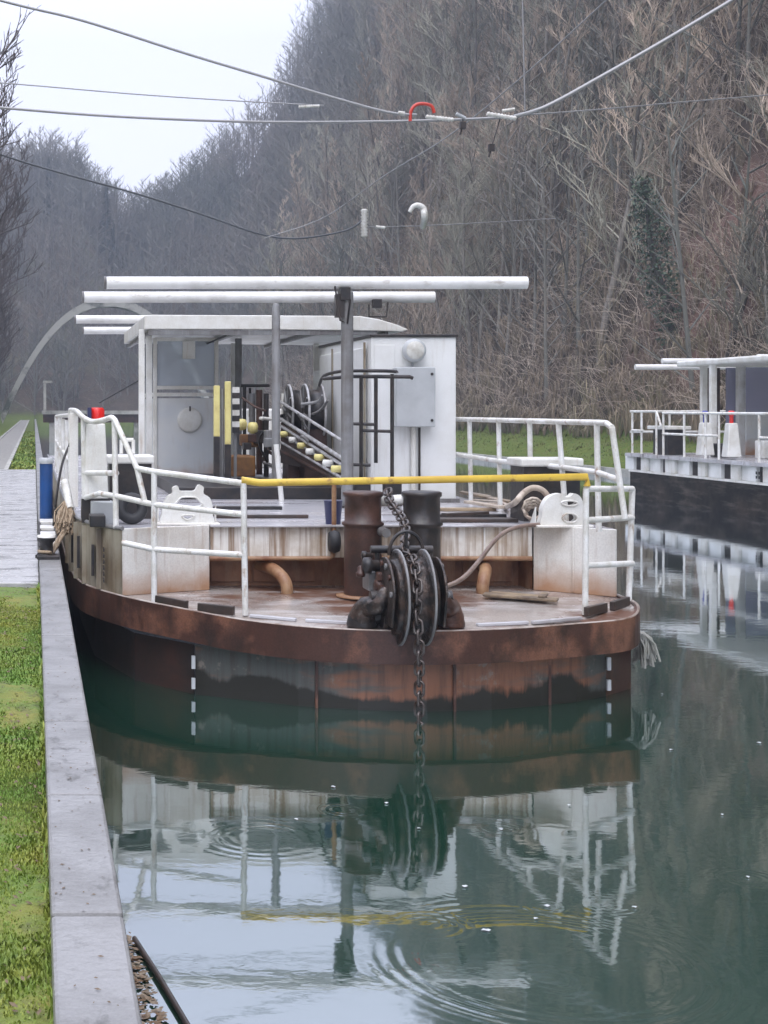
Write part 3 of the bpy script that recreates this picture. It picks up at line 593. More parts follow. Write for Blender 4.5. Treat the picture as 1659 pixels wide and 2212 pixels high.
def raised_deck():
    fr = [(.875,14.73),(1.80,15.2),(5.12,15.2),(5.74,14.62)]
    lft = [p for p in outline if p.x < 3 and p.y >= 14.72]; rht = [p for p in outline if p.x > 3 and p.y >= 14.6]
    # deck plate
    o = MB(); ps = [Vector((p.x+0.015,p.y,UZ)) for p in lft] + [Vector((x,y+0.005,UZ)) for x,y in fr] + [Vector((p.x-0.015,p.y,UZ)) for p in rht if p.y > 14.7]
    o.add(ps, [tuple(range(len(ps)))]); part(o, 'raised_deck', M['updeck'])
    # front panels
    def pan(a, b, z0, z1, name, m, th=0.03):
        a = Vector((*a,0)); b = Vector((*b,0)); d = (b-a).normalized(); n = Vector((-d.y, d.x, 0))*th
        return part(MB().prism([a+Vector((0,0,z0)), b+Vector((0,0,z0)), b+Vector((0,0,z1)), a+Vector((0,0,z1))], n), name, m, bevel=0.008)
    pan(fr[0], fr[1], DZ, UZ+0.008, 'bow_panel', M['stained']); pan((5.12,15.2), fr[3], DZ, UZ+0.008, 'bow_panel', M['stained'])
    pan((1.807,15.205), (5.113,15.205), 1.17, UZ+0.006, 'fascia', M['fascia'])
    for x in (2.4,3.0,4.1,4.62): part(MB().box((x-0.008,15.196,1.18), (x+0.008,15.206,UZ-.01)), 'panel_seam', M['stained'])
    for x in (1.36,): part(MB().bar((x,14.995-.012,DZ+.02), (x,14.995-.012,UZ-.01), 0.016, 0.014), 'panel_seam', M['stained'])
    for x in (5.42,): part(MB().bar((x,14.92-.015,DZ+.02), (x,14.92-.015,UZ-.01), 0.016, 0.014), 'panel_seam', M['stained'])
    part(MB().box((1.80,15.14,UZ-0.012), (5.12,15.215,UZ+0.012)), 'deck_lip', M['updeck'], bevel=0.006)
    o = MB(); o.tube([(1.80,15.18,1.165),(3.02,15.18,1.165),(3.06,15.18,1.19),(3.07,15.17,1.55),(3.07,15.17,1.93)], 0.024, 8); o.tube([(3.40,15.18,1.165),(5.10,15.18,1.165)], 0.024, 8)
    part(o, 'trim_pipe', M['pipe'])
    part(MB().box((1.82,15.58,DZ-.05), (5.09,15.62,1.2)), 'recess_wall', M['recess'])
    o = MB(); o.strip([Vector((1.79,15.23,DZ)),Vector((1.82,15.58,DZ))],[Vector((1.79,15.23,1.2)),Vector((1.82,15.58,1.2))]); part(o, 'recess_cheek', M['recess'])
    o = MB(); o.strip([Vector((5.12,15.23,DZ)),Vector((5.09,15.58,DZ))],[Vector((5.12,15.23,1.2)),Vector((5.09,15.58,1.2))]); part(o, 'recess_cheek', M['recess'])
    part(MB().box((1.8,15.24,1.165), (5.11,15.58,1.175)), 'recess_soffit', M['recess'])
    # recess panels
    for x0, x1 in ((1.85,2.28),(2.30,2.95),(4.0,4.42),(4.5,5.02)):
        part(MB().box((x0,15.55,0.88), (x1,15.578,1.14)), 'recess_panel', M['recess'], bevel=0.01)
    for sx, x in ((1,2.36),(-1,4.70)):
        o = MB(); o.tube(crom([(x,15.56,1.06),(x+sx*0.05,15.3,1.065),(x+sx*0.10,15.1,1.05),(x+sx*0.16,14.96,0.98),(x+sx*0.185,14.92,0.9),(x+sx*0.185,14.92,DZ-.01)], 4), 0.062, 14); part(o, 'elbow_pipe', M['pipe'])
    # side bulwarks
    o = MB(); lo = [Vector((p.x+0.02,p.y,DZ)) for p in lft]; hi = [Vector((p.x+0.015,p.y,UZ+0.01)) for p in lft]; o.strip(lo, hi)
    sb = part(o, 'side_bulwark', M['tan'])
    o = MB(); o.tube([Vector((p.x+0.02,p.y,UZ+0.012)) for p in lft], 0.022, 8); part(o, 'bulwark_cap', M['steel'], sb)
    o = MB(); lo = [Vector((p.x-0.03,p.y,DZ)) for p in rht]; hi = [Vector((p.x-0.03,p.y,UZ)) for p in rht]; o.strip(lo, hi); part(o, 'side_bulwark', M['stained'])
    # ribs, slots and draught figures on the quay side
    def lx(y):
        for a, b in zip(lft, lft[1:]):
            if b.y <= y <= a.y: return a.x + (b.x-a.x)*(a.y-y)/max(1e-6, a.y-b.y)
        return .4
    for y in (15.15,15.6,16.1,16.8,17.7): part(MB().bar((lx(y)-0.003,y,DZ+.02), (lx(y)-0.003,y,UZ-.03), 0.05, 0.05), 'bulwark_rib', M['tan'], sb)
    for y, z0, z1 in ((15.28,0.98,1.30),(15.85,1.0,1.34),(16.4,1.0,1.36)): part(MB().bar((lx(y)-0.012,y,z0), (lx(y)-0.012,y,z1), 0.03, 0.055), 'slot', M['black'], sb)
    for k in range(6):
        z = 0.96+k*0.062; y = 15.0
        part(MB().bar((lx(y)-0.022,y-0.045,z), (lx(y)+0.018-0.04,y+0.045,z+0.012), 0.012, 0.03), 'draught_figure', M['black'], sb)
raised_deck()

RR = 0.029
def rail(pts, name='guard_rail', m=None, r=RR, parent=tug): return part(MB().tube(pts, r, 10), name, m or M['rail'], parent)
def post(a, b, m=None, r=RR): return part(MB().tube([a, b], r, 10), 'rail_post', m or M['rail'])
def tug_rails():
    # bow rail on the quay side
    b1 = GD(333,1302); b2 = GD(530,1329); Y1, Y2 = b1.y, b2.y; g1 = GD(1264,1328); g2 = GD(1358,1303)
    t1 = P(333,1019,Y1); t2 = P(526,1044,Y2)
    post(b1, t1); post(b2, t2)
    s0 = P(296,1012,14.55)
    rail([s0, t1, t2]); rail([P(252,1072,14.85), P(333,1090,Y1), P(527,1112,Y2)]); rail([P(264,1172,14.5), P(333,1187,Y1), P(528,1199,Y2)])
    # raised corner rail with its diagonal
    top = [P(152,886,18.0), P(165,888,17.0), P(180,902,15.7), P(200,911,15.3), P(222,908,15.1), P(240,902,15.0), P(248,908,14.95)]
    rail(crom(top, 4)); rail([P(248,907,14.95), P(296,1012,14.55), P(313,1085,14.5)])
    post(P(247,908,14.97), Vector((.82,14.85,UZ))); post(P(180,900,15.7), Vector((.535,15.7,UZ))); post(P(157,887,17.4), Vector((.46,17.4,UZ)))
    post(P(152,886,18.0), Vector((.44,18.0,UZ)))
    rail([P(182,1022,15.7), P(252,1022,14.95)]); rail([P(185,1075,15.6), P(215,1066,15.2), P(250,1072,14.9)])
    # long rail on the quay side, further aft
    for y in (20,22.5,25,27.5,30): post(Vector((.44,y,UZ)), Vector((.44,y,UZ+1.05)))
    rail([(.44,18,UZ+1.12),(.44,30,UZ+1.05)]); rail([(.44,18,UZ+0.55),(.44,30,UZ+0.55)])
    # yellow bow bar
    yb = part(MB().tube([t2+Vector((-.02,0,0.03)), P(560,1043,Y2), P(1268,1030,g1.y), P(1268,1050,g1.y)], 0.034, 12), 'bow_bar', M['yellow'], label='yellow chipped bar across the bow')
    # starboard gate
    ga = P(1266,1056,g1.y); gb = P(1366,1056,g2.y); gaf = g1; gbf = g2
    post(gaf, ga); post(gbf, gb)
    for y0, y1 in ((1056,1056),(1124,1118),(1222,1217)): rail([P(1266,y0,g1.y), P(1366,y1,g2.y)])
    # starboard raised rail
    xs = [(1289,14.45),(1206,15.4),(1144,16.4),(1077,17.5),(1014,18.75)]
    tops = []
    for x, Y in xs:
        t = P(x, 912 if x > 1280 else 908, Y); t.z = 2.565; tops.append(t)
        if x != 1206 : post(t, Vector((t.x+0.02,Y,UZ)))
        else: post(t, Vector((t.x+0.05,Y-0.1,UZ)))
    end = Vector((5.45,19.8,2.565)); corner = P(1322,924,14.0)
    rail([end]+tops[::-1]+[P(1310,914,14.25), corner]); rail([corner, P(1350,1120,13.98)])
    rail([Vector((5.45,19.8,2.12)), P(1077,996,17.5), P(1144,1003,16.4), P(1210,1009,15.4), P(1290,1020,14.45), P(1336,1036,14.0)])
    # toe boards on the deck edge
    def toe(xa, ya, xb, yb):
        a = GD(xa,ya); b = GD(xb,yb); part(MB().bar(a+Vector((0,0,.045)), b+Vector((0,0,.045)), 0.05, 0.085), 'toe_board', M['darkwood'], bevel=0.006)
    toe(338,1305,404,1318); toe(428,1322,506,1330); toe(1266,1332,1308,1322); toe(1322,1320,1356,1308)
    for xa, ya, xb, yb in ((540,1337,640,1346),(660,1347,790,1355),(1030,1357,1140,1352),(1150,1352,1255,1342)):
        a = GD(xa,ya-6); b = GD(xb,yb-6); part(MB().bar(a+Vector((0,0,.005)), b+Vector((0,0,.005)), 0.05, 0.03), 'deck_sheen', M['updeck'], bevel=0.006)  # pale bars added to stand for wet sheen along the deck edge
tug_rails()

from mathutils.geometry import tessellate_polygon
def fairlead(outer, holes, Y, th):
    o2 = [P(x, y, Y) for x, y in outer]; hs = [[P(x, y, Y) for x, y in h] for h in holes]
    o2 = crom(o2, 3, True); hs = [crom(h, 3, True) for h in hs]
    foot = min(p.z for p in o2); o2 = [Vector((p.x, p.y, UZ+(p.z-foot))) for p in o2]; hs = [[Vector((p.x, p.y, UZ+(p.z-foot))) for p in h] for h in hs]
    flat = [p for r in [o2]+hs for p in r]
    tris = tessellate_polygon([[Vector((p.x, p.z, 0)) for p in r] for r in [o2]+hs])
    o = MB()
    for yy in (Y, Y+th): o.add([(p.x, yy, p.z) for p in flat], [tuple(t) for t in tris])
    for r in [o2]+hs:
        n = len(r); o.add([(p.x, Y, p.z) for p in r]+[(p.x, Y+th, p.z) for p in r], [(k, (k+1) % n, n+(k+1) % n, n+k) for k in range(n)], True)
    f = part(o, 'fairlead', M['white'])
    for r in hs:
        part(MB().tube([p+Vector((0, -0.006, 0)) for p in r], 0.010, 8, closed=True), 'eye_rim', M['rail'], f)
    x0 = min(p.x for p in o2); x1 = max(p.x for p in o2)
    part(MB().box((x0-0.05, Y-0.06, UZ), (x1+0.05, Y+th+0.06, UZ+0.025)), 'flange', M['stained'], f, bevel=0.008)
    for sx in (x0-0.015, x1+0.015):
        part(MB().prism([(sx, Y+th, UZ+.02), (sx, Y+th+0.16, UZ+.02), (sx, Y+th, UZ+0.2)], (0.012, 0, 0)), 'gusset', M['white'], f)
fairlead([(349,1140),(350,1118),(352,1098),(362,1080),(373,1072),(373,1061),(384,1057),(389,1067),(405,1068),(421,1067),(429,1055),(440,1059),(440,1073),(453,1082),(459,1100),(460,1120),(460,1140),(405,1140)],
         [[(377,1098),(385,1088),(393,1081),(420,1081),(429,1087),(437,1096),(428,1101),(400,1103),(384,1101)], [(392,1122),(405,1119),(420,1122),(405,1130)]], 15.26, 0.10)
fairlead([(1170,1143),(1171,1120),(1173,1102),(1182,1084),(1196,1075),(1212,1072),(1219,1078),(1226,1080),(1233,1078),(1240,1072),(1252,1077),(1260,1092),(1263,1112),(1264,1143),(1216,1143)],
         [[(1214,1124),(1222,1116),(1234,1115),(1245,1120),(1247,1128),(1238,1134),(1222,1133)], [(1212,1092),(1222,1088),(1238,1088),(1248,1093),(1238,1098),(1222,1098)]], 14.98, 0.11)

def bitts():
    for x, col in ((3.25,M['bitt']),(3.83,M['black'])):
        o = MB(); o.lathe([(0.185,0),(0.182,0.68),(0.182,0.70),(0.205,0.715),(0.205,0.735),(0.178,0.75),(0.178,0.985),(0.195,1.0),(0.195,1.035),(0.17,1.045)], (x,14.65,DZ), n=36); b = part(o, 'bitt', col)
        o = MB(); o.lathe([(0.26,0.002),(0.26,0.022),(0.19,0.026)], (x,14.65,DZ), n=32); part(o, 'base_ring', M['pipe'], b)
    part(MB().tube([(3.4,14.5,1.50),(3.40,14.3,1.50)], 0.045, 12), 'cross_pin', M['steel'])
bitts()

WX, WY, WZ = 3.335, 13.12, 1.03
def sheave():
    o = MB()
    prof = [(0.07,-0.18),(0.31,-0.18),(0.335,-0.165),(0.335,-0.14),(0.375,-0.135),(0.415,-0.13),(0.415,-0.10),(0.37,-0.09),(0.335,-0.055),(0.325,0.0),(0.335,0.055),(0.37,0.09),(0.415,0.10),(0.415,0.13),(0.375,0.135),(0.335,0.14),(0.335,0.165),(0.31,0.18),(0.07,0.18)]
    o.lathe(prof, (WX,WY,WZ), axis='x', n=48); w_ = part(o, 'chain_sheave', M['grease'])
    for x in (-0.115,0.115):
        o = MB(); o.tube([(WX+x, WY+0.417*math.cos(2*PI*k/48), WZ+0.417*math.sin(2*PI*k/48)) for k in range(48)], 0.012, 6, closed=True); part(o, 'worn_rim', M['steel'], w_)
    part(MB().tube([(WX-0.36,WY,WZ),(WX+0.36,WY,WZ)], 0.06, 14), 'axle', M['black'])
    for s in (-1,1):
        x = WX+s*0.215; o = MB()
        o.prism([(x,WY+0.36*math.cos(t)-(0.05 if t < 0 else 0),WZ+0.36*math.sin(t)) for t in [PI*k/12-0.5 for k in range(14)]]+[(x,WY-0.26,0.80),(x,WY+0.30,0.80)], (s*0.022,0,0))
        fp = part(o, 'fork_plate', M['grease'], bevel=0.006)
        for t in range(7):
            an = PI*t/6-0.2; part(MB().lathe([(0.026,-0.02),(0.026,0.02),(0.015,0.03)], (x+s*0.02,WY+0.30*math.cos(an),WZ+0.30*math.sin(an)), axis='x', n=8), 'bolt', M['rust'] if t % 2 else M['steel'], fp)
        part(MB().lathe([(0.11,-0.03),(0.11,0.03),(0.06,0.05)], (x+s*0.03,WY,WZ), axis='x', n=18), 'hub_cap', M['rust'], fp)
    rq = random.Random(17)
    for k in range(14):
        cx = WX-0.30+rq.uniform(-.10,.10) if k < 9 else WX+0.30+rq.uniform(-.06,.06); cy = WY+rq.uniform(.05,.5); cz = rq.uniform(.80,1.38) if k < 9 else rq.uniform(.8,1.1); a = rq.uniform(.03,.075)
        m_ = [M['grease'],M['bitt'],M['rust'],M['black']][k % 4]; ax = 'xyz'[k % 3]
        if k % 4 == 1: part(MB().box((cx-a,cy-a*.8,cz-a), (cx+a,cy+a*.8,cz+a*.6)), 'sheave_fitting', m_, bevel=0.02)
        else: part(MB().lathe([(a*.5,-a*1.2),(a,-a),(a*1.05,-.2*a),(a*.7,0),(a*.72,a*.9),(a*.4,a*1.3)], (cx,cy,cz), axis=ax, n=14), 'sheave_fitting', m_)
    for s in (-1,1):
        o = MB()          # cheek bracket: tapered casting leaning out to a rounded foot on the deck
        x0 = WX+s*0.195; x1 = WX+s*0.30
        o.prism([(x0,WY-0.16,WZ+0.10),(x0,WY+0.20,WZ+0.12),(x0,WY+0.55,dz(WY+.4)+0.01),(x0,WY+0.02,dz(WY)+0.01)], (s*0.045,0,0))
        o.tube(crom([(x0+s*0.03,WY-0.05,WZ+0.08),(x0+s*0.10,WY-0.06,WZ-0.06),(x0+s*0.17,WY+0.10,0.93),(x0+s*0.20,WY+0.16,0.83)], 4), [0.05+0.006*k for k in range(13)], 14)
        part(o, 'cheek_bracket', M['grease'] if s < 0 else M['rust'], bevel=0.008)
        part(MB().lathe([(0.13,0),(0.135,0.03),(0.12,0.10),(0.08,0.15),(0.0,0.165)], (x0+s*0.20,WY+0.18,0.745), n=18), 'bracket_foot', M['black'] if s < 0 else M['rust'])
    o = MB(); o.tube([(WX+0.155*math.cos(PI*k/16)-0.0, WY+0.16, WZ+0.36+0.21*math.sin(PI*k/16)) for k in range(17)], 0.016, 8); o.tube([(WX,WY+0.16,WZ+.56),(WX,WY+0.16,WZ+0.3)], 0.014, 8)
    part(o, 'chain_guard', M['black'])
    o = MB(); o.tube([(WX-0.30,WY+0.25,WZ+0.40),(WX+0.26,WY+0.25,WZ+0.40)], 0.035, 10); o.tube([(WX-0.24,WY+0.25,WZ+0.42),(WX-0.24,WY+0.25,0.75)], 0.022, 8); o.tube([(WX+0.24,WY+0.25,WZ+0.42),(WX+0.24,WY+0.25,0.75)], 0.022, 8)
    part(o, 'guide_bar', M['black'])
    part(MB().box((WX-0.32,WY+0.22,WZ+0.02), (WX-0.21,WY+0.5,WZ+0.2)), 'bearing_block', M['steel'], bevel=0.02)
sheave()
def chain():
    path = [P(838,1062,14.7), P(842,1082,14.5), P(858,1105,14.2), P(876,1140,13.75), (WX-0.03,WY+0.12,WZ+0.39)]
    for k in range(8):
        a = PI/2+0.15+k*(PI/2+0.1)/7; path.append((WX-0.01-0.004*k, WY+0.362*math.cos(a), WZ+0.362*math.sin(a)))
    path += [(WX-0.03,WY-0.40,0.7),(WX-0.03,WY-0.405,0.2),(WX-0.03,WY-0.41,-0.35)]
    path = crom(path, 8)
    t = thing('tow_chain', tuple(path[20]), 'heavy dark steel chain running over the bow sheave into the water', 'chain')
    pitch = 0.088; acc = 0; pos = []; 
    for a, b in zip(path, path[1:]):
        d = (b-a).length
        while acc <= d:
            pos.append((a.lerp(b, acc/d), (b-a).normalized())); acc += pitch
        acc -= d
    me = None
    for i, (p, dr) in enumerate(pos):
        if i >= 96: break
        # stadium-shaped link
        lk = MB(); pts = []
        for k in range(20):
            an = 2*PI*k/20; pts.append(Vector((math.cos(an)*0.038, 0, math.sin(an)*0.036+math.copysign(0.028, math.sin(an)) if abs(math.sin(an)) > 1e-6 else 0)))
        if me is None:
            lk.tube(pts, 0.0125, 8, closed=True); first = lk.build('link', M['chain']); me = first.data; o = first
        else:
            o = first.copy(); C.objects.link(o)
        side = Vector((1,0,0)); z = dr; x = (side - z*side.dot(z)).normalized(); y = z.cross(x)
        rot = Matrix((x, y, z)).transposed().to_4x4()
        tw = Matrix.Rotation(R(28) + (PI/2 if i % 2 else 0), 4, 'Z')
        o.parent = t; o.matrix_local = Matrix.Translation(p - Vector(t['_o'])) @ rot @ tw
chain()

def superstructure():
    # posts and cross beams of the trolley gear
    def xbeam(xa, xb, yc, Y, r=0.073, name='trolley_beam'):
        a = P(xa,yc,Y); b = P(xb,yc,Y); z = a.z
        o = MB(); o.tube([(a.x,Y,z),(b.x,Y,z)], r, 16); t = part(o, name, M['beam'])
        o = MB(); o.lathe([(r*1.04,0),(r*1.04,0.03),(r*0.8,0.035)], (a.x-0.02,Y,z), axis='x', n=16); part(o, 'end_cap', M['steel'], t); return t
    xbeam(228,1138,611,18.0,0.076); xbeam(180,938,642,20.6,0.078); xbeam(163,600,690,27.2,0.076); xbeam(180,600,714,30.5,0.075)
    p1 = P(750,640,18.0); part(MB().lathe([(0.074,UZ),(0.074,p1.z+0.05)], (p1.x,18.0,0), n=18), 'trolley_post', M['steel'])
    part(MB().box((p1.x-0.12,17.86,UZ), (p1.x+0.12,18.14,UZ+0.03)), 'post_foot', M['black'])
    o = MB(); o.box((p1.x-0.10,17.9,p1.z-0.05), (p1.x+0.02,18.1,p1.z+0.10)); o.box((p1.x-0.15,17.93,p1.z-0.26), (p1.x-0.05,18.03,p1.z+0.02)); o.tube([(p1.x-0.16,17.95,p1.z+0.12),(p1.x-0.10,17.92,p1.z-0.3),(p1.x-0.02,17.9,p1.z-0.34),(p1.x+0.02,17.92,p1.z-0.05)], 0.012, 8)
    part(o, 'post_bracket', M['black'])
    p2 = P(593,655,20.6); part(MB().lathe([(0.058,UZ),(0.058,p2.z-0.06),(0.03,p2.z-0.005)], (p2.x,20.6-0.12,0), n=18), 'trolley_post', M['steel'])
    a = P(815,650,20.5); o = MB(); o.box((a.x-0.07,20.44,a.z-0.10), (a.x+0.05,20.54,a.z+0.02)); o.tube([(a.x-0.12,20.48,a.z-0.05),(a.x-0.12,20.48,a.z-0.22),(a.x+0.12,20.48,a.z-0.22),(a.x+0.14,20.48,a.z-0.02)], 0.012, 8); part(o, 'beam_bracket', M['black'])
    tp = P(600,960,19.2); part(MB().tube([tp+Vector((-.02,0,0)), (tp.x+0.05,19.2,UZ)], 0.034, 10), 'stay_post', M['white'])
    # canopy
    def roof():
        y0, y1 = 22.0, 27.0
        q = [P(x, y, y0) for x, y in ((312,682),(330,680),(500,681),(700,682),(780,683),(820,690),(860,702),(882,712),(870,716),(760,714),(600,712),(420,711),(312,711))]
        o = MB(); o.prism([(p.x, y0, p.z) for p in q], (0,y1-y0,0)); r = part(o, 'canopy', M['white'], bevel=0.012)
        part(MB().box((1.7,y0+0.02,3.80), (5.1,y0+0.10,3.868)), 'canopy_beam', M['steel'], r)
        for x in (1.72,3.0,4.2,5.25): part(MB().bar((x,y0+.1,3.83), (x,y1-.1,3.83), 0.06, 0.05), 'canopy_rib', M['steel'], r)
    roof()
    for x, Y in ((306,22.3),(322,22.6)):
        a = P(x,712,Y); part(MB().box((a.x-0.045,Y-0.045,UZ), (a.x+0.045,Y+0.045,a.z)), 'canopy_post', M['white'], bevel=0.008)
    for x, Y in ((505,26.0),(683,26.2),(515,24.2)):
        a = P(x,716,Y); part(MB().box((a.x-0.05,Y-0.05,UZ), (a.x+0.05,Y+0.05,3.85)), 'canopy_post', M['white'] if x != 515 else M['steel'], bevel=0.008)
    # wheelhouse
    x0, x1, y0, y1 = 1.94, 2.93, 23.9, 26.6; zb, zm, zt = UZ+0.12, 2.93, 3.82
    part(MB().box((x0,y0,zb), (x1,y0+0.04,zm-0.06)), 'wheelhouse_panel', M['wheelhouse'])
    part(MB().box((x0,y0+0.05,zb), (x0+0.04,y1,zm-0.06)), 'wheelhouse_panel', M['wheelhouse'])
    fr = MB()
    for z in (zm, zm+0.11, zt): fr.box((x0,y0-0.02,z-0.03), (x1,y0+0.06,z+0.03))
    for x in (x0-0.02, x1-0.02): fr.box((x,y0-0.025,zb), (x+0.06,y0+0.065,zt+0.02))
    fr.box((x0-0.02,y0+0.07,zm-0.03), (x0+0.06,y1,zm+0.03)); fr.box((x0-0.02,y1,UZ), (x0+0.06,y1+0.08,zt))
    wf = part(fr, 'window_frame', M['white'], bevel=0.006)
    part(MB().box((x0+.05,y0+0.015,zm+0.14), (x1-.03,y0+0.03,zt-0.03)), 'window_pane', M['glass'], wf)
    part(MB().box((x0+.01,y0+0.1,zm+0.04), (x0+0.025,y1-.02,zt-0.03)), 'window_pane', M['glass'], wf)
    c = P(410,907,23.86); o = MB(); o.lathe([(0.0,-0.03),(0.16,-0.03),(0.19,-0.018),(0.20,0.0),(0.20,0.03)], (c.x,23.86,c.z), axis='y', n=32); part(o, 'round_cover', M['white'])
    part(MB().box((c.x-0.012,23.815,c.z+0.14), (c.x+0.012,23.83,c.z+0.22)), 'cover_hook', M['black'])
    a = P(395,737,23.8); b = P(422,775,23.8); part(MB().box((a.x,23.82,b.z), (b.x,23.86,a.z)), 'notice_plate', M['white'])
    # cabinet
    X0, X1, Y0, Y1, Z1 = 4.32, 5.41, 19.0, 22.4, 3.62
    cab = part(MB().box((X0,Y0,UZ), (X1,Y1,Z1)), 'equipment_cabinet', M['cab'], bevel=0.012)
    part(MB().box((X0-0.02,Y0-0.025,Z1), (X1+0.02,Y1+0.02,Z1+0.035)), 'cabinet_roof', M['black'], cab, bevel=0.006)
    for k in range(3):
        yy = Y0+0.25+k*1.05
        part(MB().box((X0-0.03,yy,UZ+0.1), (X0-0.002,yy+0.95,Z1-0.12)), 'cabinet_door', M['cab'], cab, bevel=0.012)
    for y in (Y0+0.2,Y0+1.22,Y0+2.28): part(MB().box((X0-0.05,y-0.03,UZ+0.05), (X0-0.031,y+0.03,Z1-0.06)), 'door_strip', M['tan'], cab)
    part(MB().box((X0+0.04,Y0-0.014,UZ+0.1), (X0+0.30,Y0-0.002,Z1-0.1)), 'front_strip', M['cab'], cab, bevel=0.006)
    a = P(856,793,Y0-0.2); b = P(941,922,Y0-0.2); bx = part(MB().box((a.x,Y0-0.2,b.z), (b.x,Y0-0.003,a.z)), 'junction_box', M['panel'], cab, bevel=0.012)
    for x, y in ((933,808),(933,908)):
        c = P(x,y,Y0-0.2); part(MB().lathe([(0.018,-0.012),(0.018,0)], (c.x,Y0-0.2,c.z), axis='y', n=12), 'box_latch', M['black'], cab)
    c = P(895,757,Y0-0.1); o = MB(); o.lathe([(0.0,-0.06),(0.11,-0.055),(0.145,-0.03),(0.15,0.0),(0.15,0.03),(0.10,0.095)], (c.x,Y0-0.1,c.z), axis='y', n=28); part(o, 'flood_lamp', M['panel'], cab)
    part(MB().lathe([(0.0,-0.075),(0.10,-0.068),(0.115,-0.058)], (c.x,Y0-0.1,c.z), axis='y', n=24), 'lamp_glass', M['porcelain'], cab)
    part(MB().tube([(c.x,Y0-0.02,c.z-0.15),(c.x,Y0-0.02,a.z)], 0.015, 8), 'conduit', M['panel'], cab)
    for x, r in ((893,0.035),(906,0.015)):
        q = P(x,925,Y0-0.05); part(MB().tube([(q.x,Y0-0.05,q.z+0.01),(q.x,Y0-0.05,UZ+0.02)], r, 10), 'conduit', M['white'] if r > .02 else M['black'], cab)
    part(MB().box((X0-0.05,Y0-0.06,UZ+0.001), (X1+0.03,Y0-0.003,UZ+0.05)), 'cabinet_plinth', M['steel'], cab)
    # smaller white boxes behind the cabinet
    a = P(697,745,23.0); b = P(745,800,23.0); part(MB().box((a.x,23.0,b.z), (b.x,23.7,a.z)), 'relay_box', M['white'], bevel=0.015)
    a = P(690,815,22.8); b = P(742,990,22.8); part(MB().box((a.x+.2,22.8,UZ), (b.x,23.6,a.z)), 'relay_cabinet', M['panel'], bevel=0.015)
    # black guard frame
    o = MB(); Y = 18.3
    for x, ya, yb in ((780,812,1040),(812,812,1000),(847,808,1040)): o.tube([P(x,ya,Y), P(x,yb,Y)], 0.024, 8)
    o.tube(crom([P(690,832,20.5), P(700,812,19.4), P(735,802,18.8), P(790,801,Y), P(850,802,Y), P(857,805,Y)], 3), 0.022, 8)
    o.tube([P(700,818,19.2), P(760,813,Y), P(885,814,Y), P(892,817,Y)], 0.024, 8)
    for x0, x1, yy in ((745,812,915),(780,847,930),(745,800,1003)): o.tube([P(x0,yy,Y), P(x1,yy+2,Y)], 0.02, 8)
    part(o, 'guard_frame', M['black'])
    for x in (780,847): q = P(x,1040,Y); part(MB().box((q.x-0.10,Y-0.08,UZ+.001), (q.x+0.10,Y+0.08,q.z+0.05)), 'frame_foot', M['black'])
    # machinery pit coaming and gear
    part(MB().box((1.9,19.6,UZ+0.002), (4.15,23.8,UZ+0.16)), 'pit_coaming', M['black'], bevel=0.01)
    for k, (x, Y) in enumerate(((640,21.8),(675,21.4))):
        c = P(x,882,Y); o = MB()
        o.lathe([(0.06,-0.13),(0.40,-0.13),(0.40,-0.10),(0.33,-0.08),(0.33,0.08),(0.40,0.10),(0.40,0.13),(0.06,0.13)], (c.x,Y,c.z-0.06), axis='x', n=36); dr = part(o, 'chain_drum', M['black'])
        o = MB()
        for s in (-0.115,0.115): o.tube([(c.x+s, Y+0.40*math.cos(2*PI*q/36), c.z-0.06+0.40*math.sin(2*PI*q/36)) for q in range(36)], 0.018, 6, closed=True)
        part(o, 'drum_rim', M['palesteel'], dr)
        for q in range(8):
            an = q*PI/4+.2; part(MB().tube([(c.x-0.135,Y+.08*math.cos(an),c.z-.06+.08*math.sin(an)),(c.x-0.135,Y+.38*math.cos(an),c.z-.06+.38*math.sin(an))], 0.016, 6), 'drum_spoke', M['steel'], dr)
        part(MB().box((c.x-0.16,Y-0.25,UZ+.16), (c.x+0.16,Y+0.25,c.z-0.3)), 'drum_bed', M['bitt'], dr)
    for ya, yb, m, r in ((905,988,M['palesteel'],0.028),(920,1002,M['palesteel'],0.024),(868,950,M['palesteel'],0.022),(935,1016,M['steel'],0.02),(955,1030,M['palesteel'],0.02),(975,1040,M['bitt'],0.03)):
        part(MB().tube([P(606,ya,22.0), P(748,yb+8,18.6)], r, 8), 'chain_guide', m)
    part(MB().prism([P(606,912,22.0), P(745,1000,18.7), P(745,1030,18.7), P(606,1000,22.0)], (0.03,0,0)), 'guide_plate', M['bitt'])
    for k in range(7):
        u = k/6; p = P(620+u*112, 938+u*75, 21.6-u*2.9)
        part(MB().lathe([(0.02,-0.07),(0.045,-0.06),(0.045,0.06),(0.02,0.07)], (p.x-0.03,p.y,p.z), axis='x', n=12), 'guide_roller', M['white'] if k % 2 else M['paleyellow'])
    for x, Y, za, zb, m, r in ((528,23,835,1025,M['black'],.03),(545,22.8,850,1025,M['steel'],.05),(560,22.6,842,1025,M['bitt'],.05),(575,22.5,850,1030,M['black'],.04),(612,22.2,850,960,M['white'],.03),(540,23.2,838,900,M['black'],.02),(630,22.6,850,930,M['steel'],.03)):
        part(MB().tube([P(x,za,Y), P(x,zb,Y)], r, 8), 'control_lever', m)
    part(MB().tube([P(520,833,23), P(582,833,23)], 0.024, 8), 'lever_bar', M['black'])
    for x, y in ((522,918),(546,925)):
        p = P(x,y,21.8); part(MB().lathe([(0.02,-0.08),(0.075,-0.05),(0.08,0.03),(0.06,0.08),(0.02,0.09)], p, n=16), 'gauge_body', M['paleyellow'])
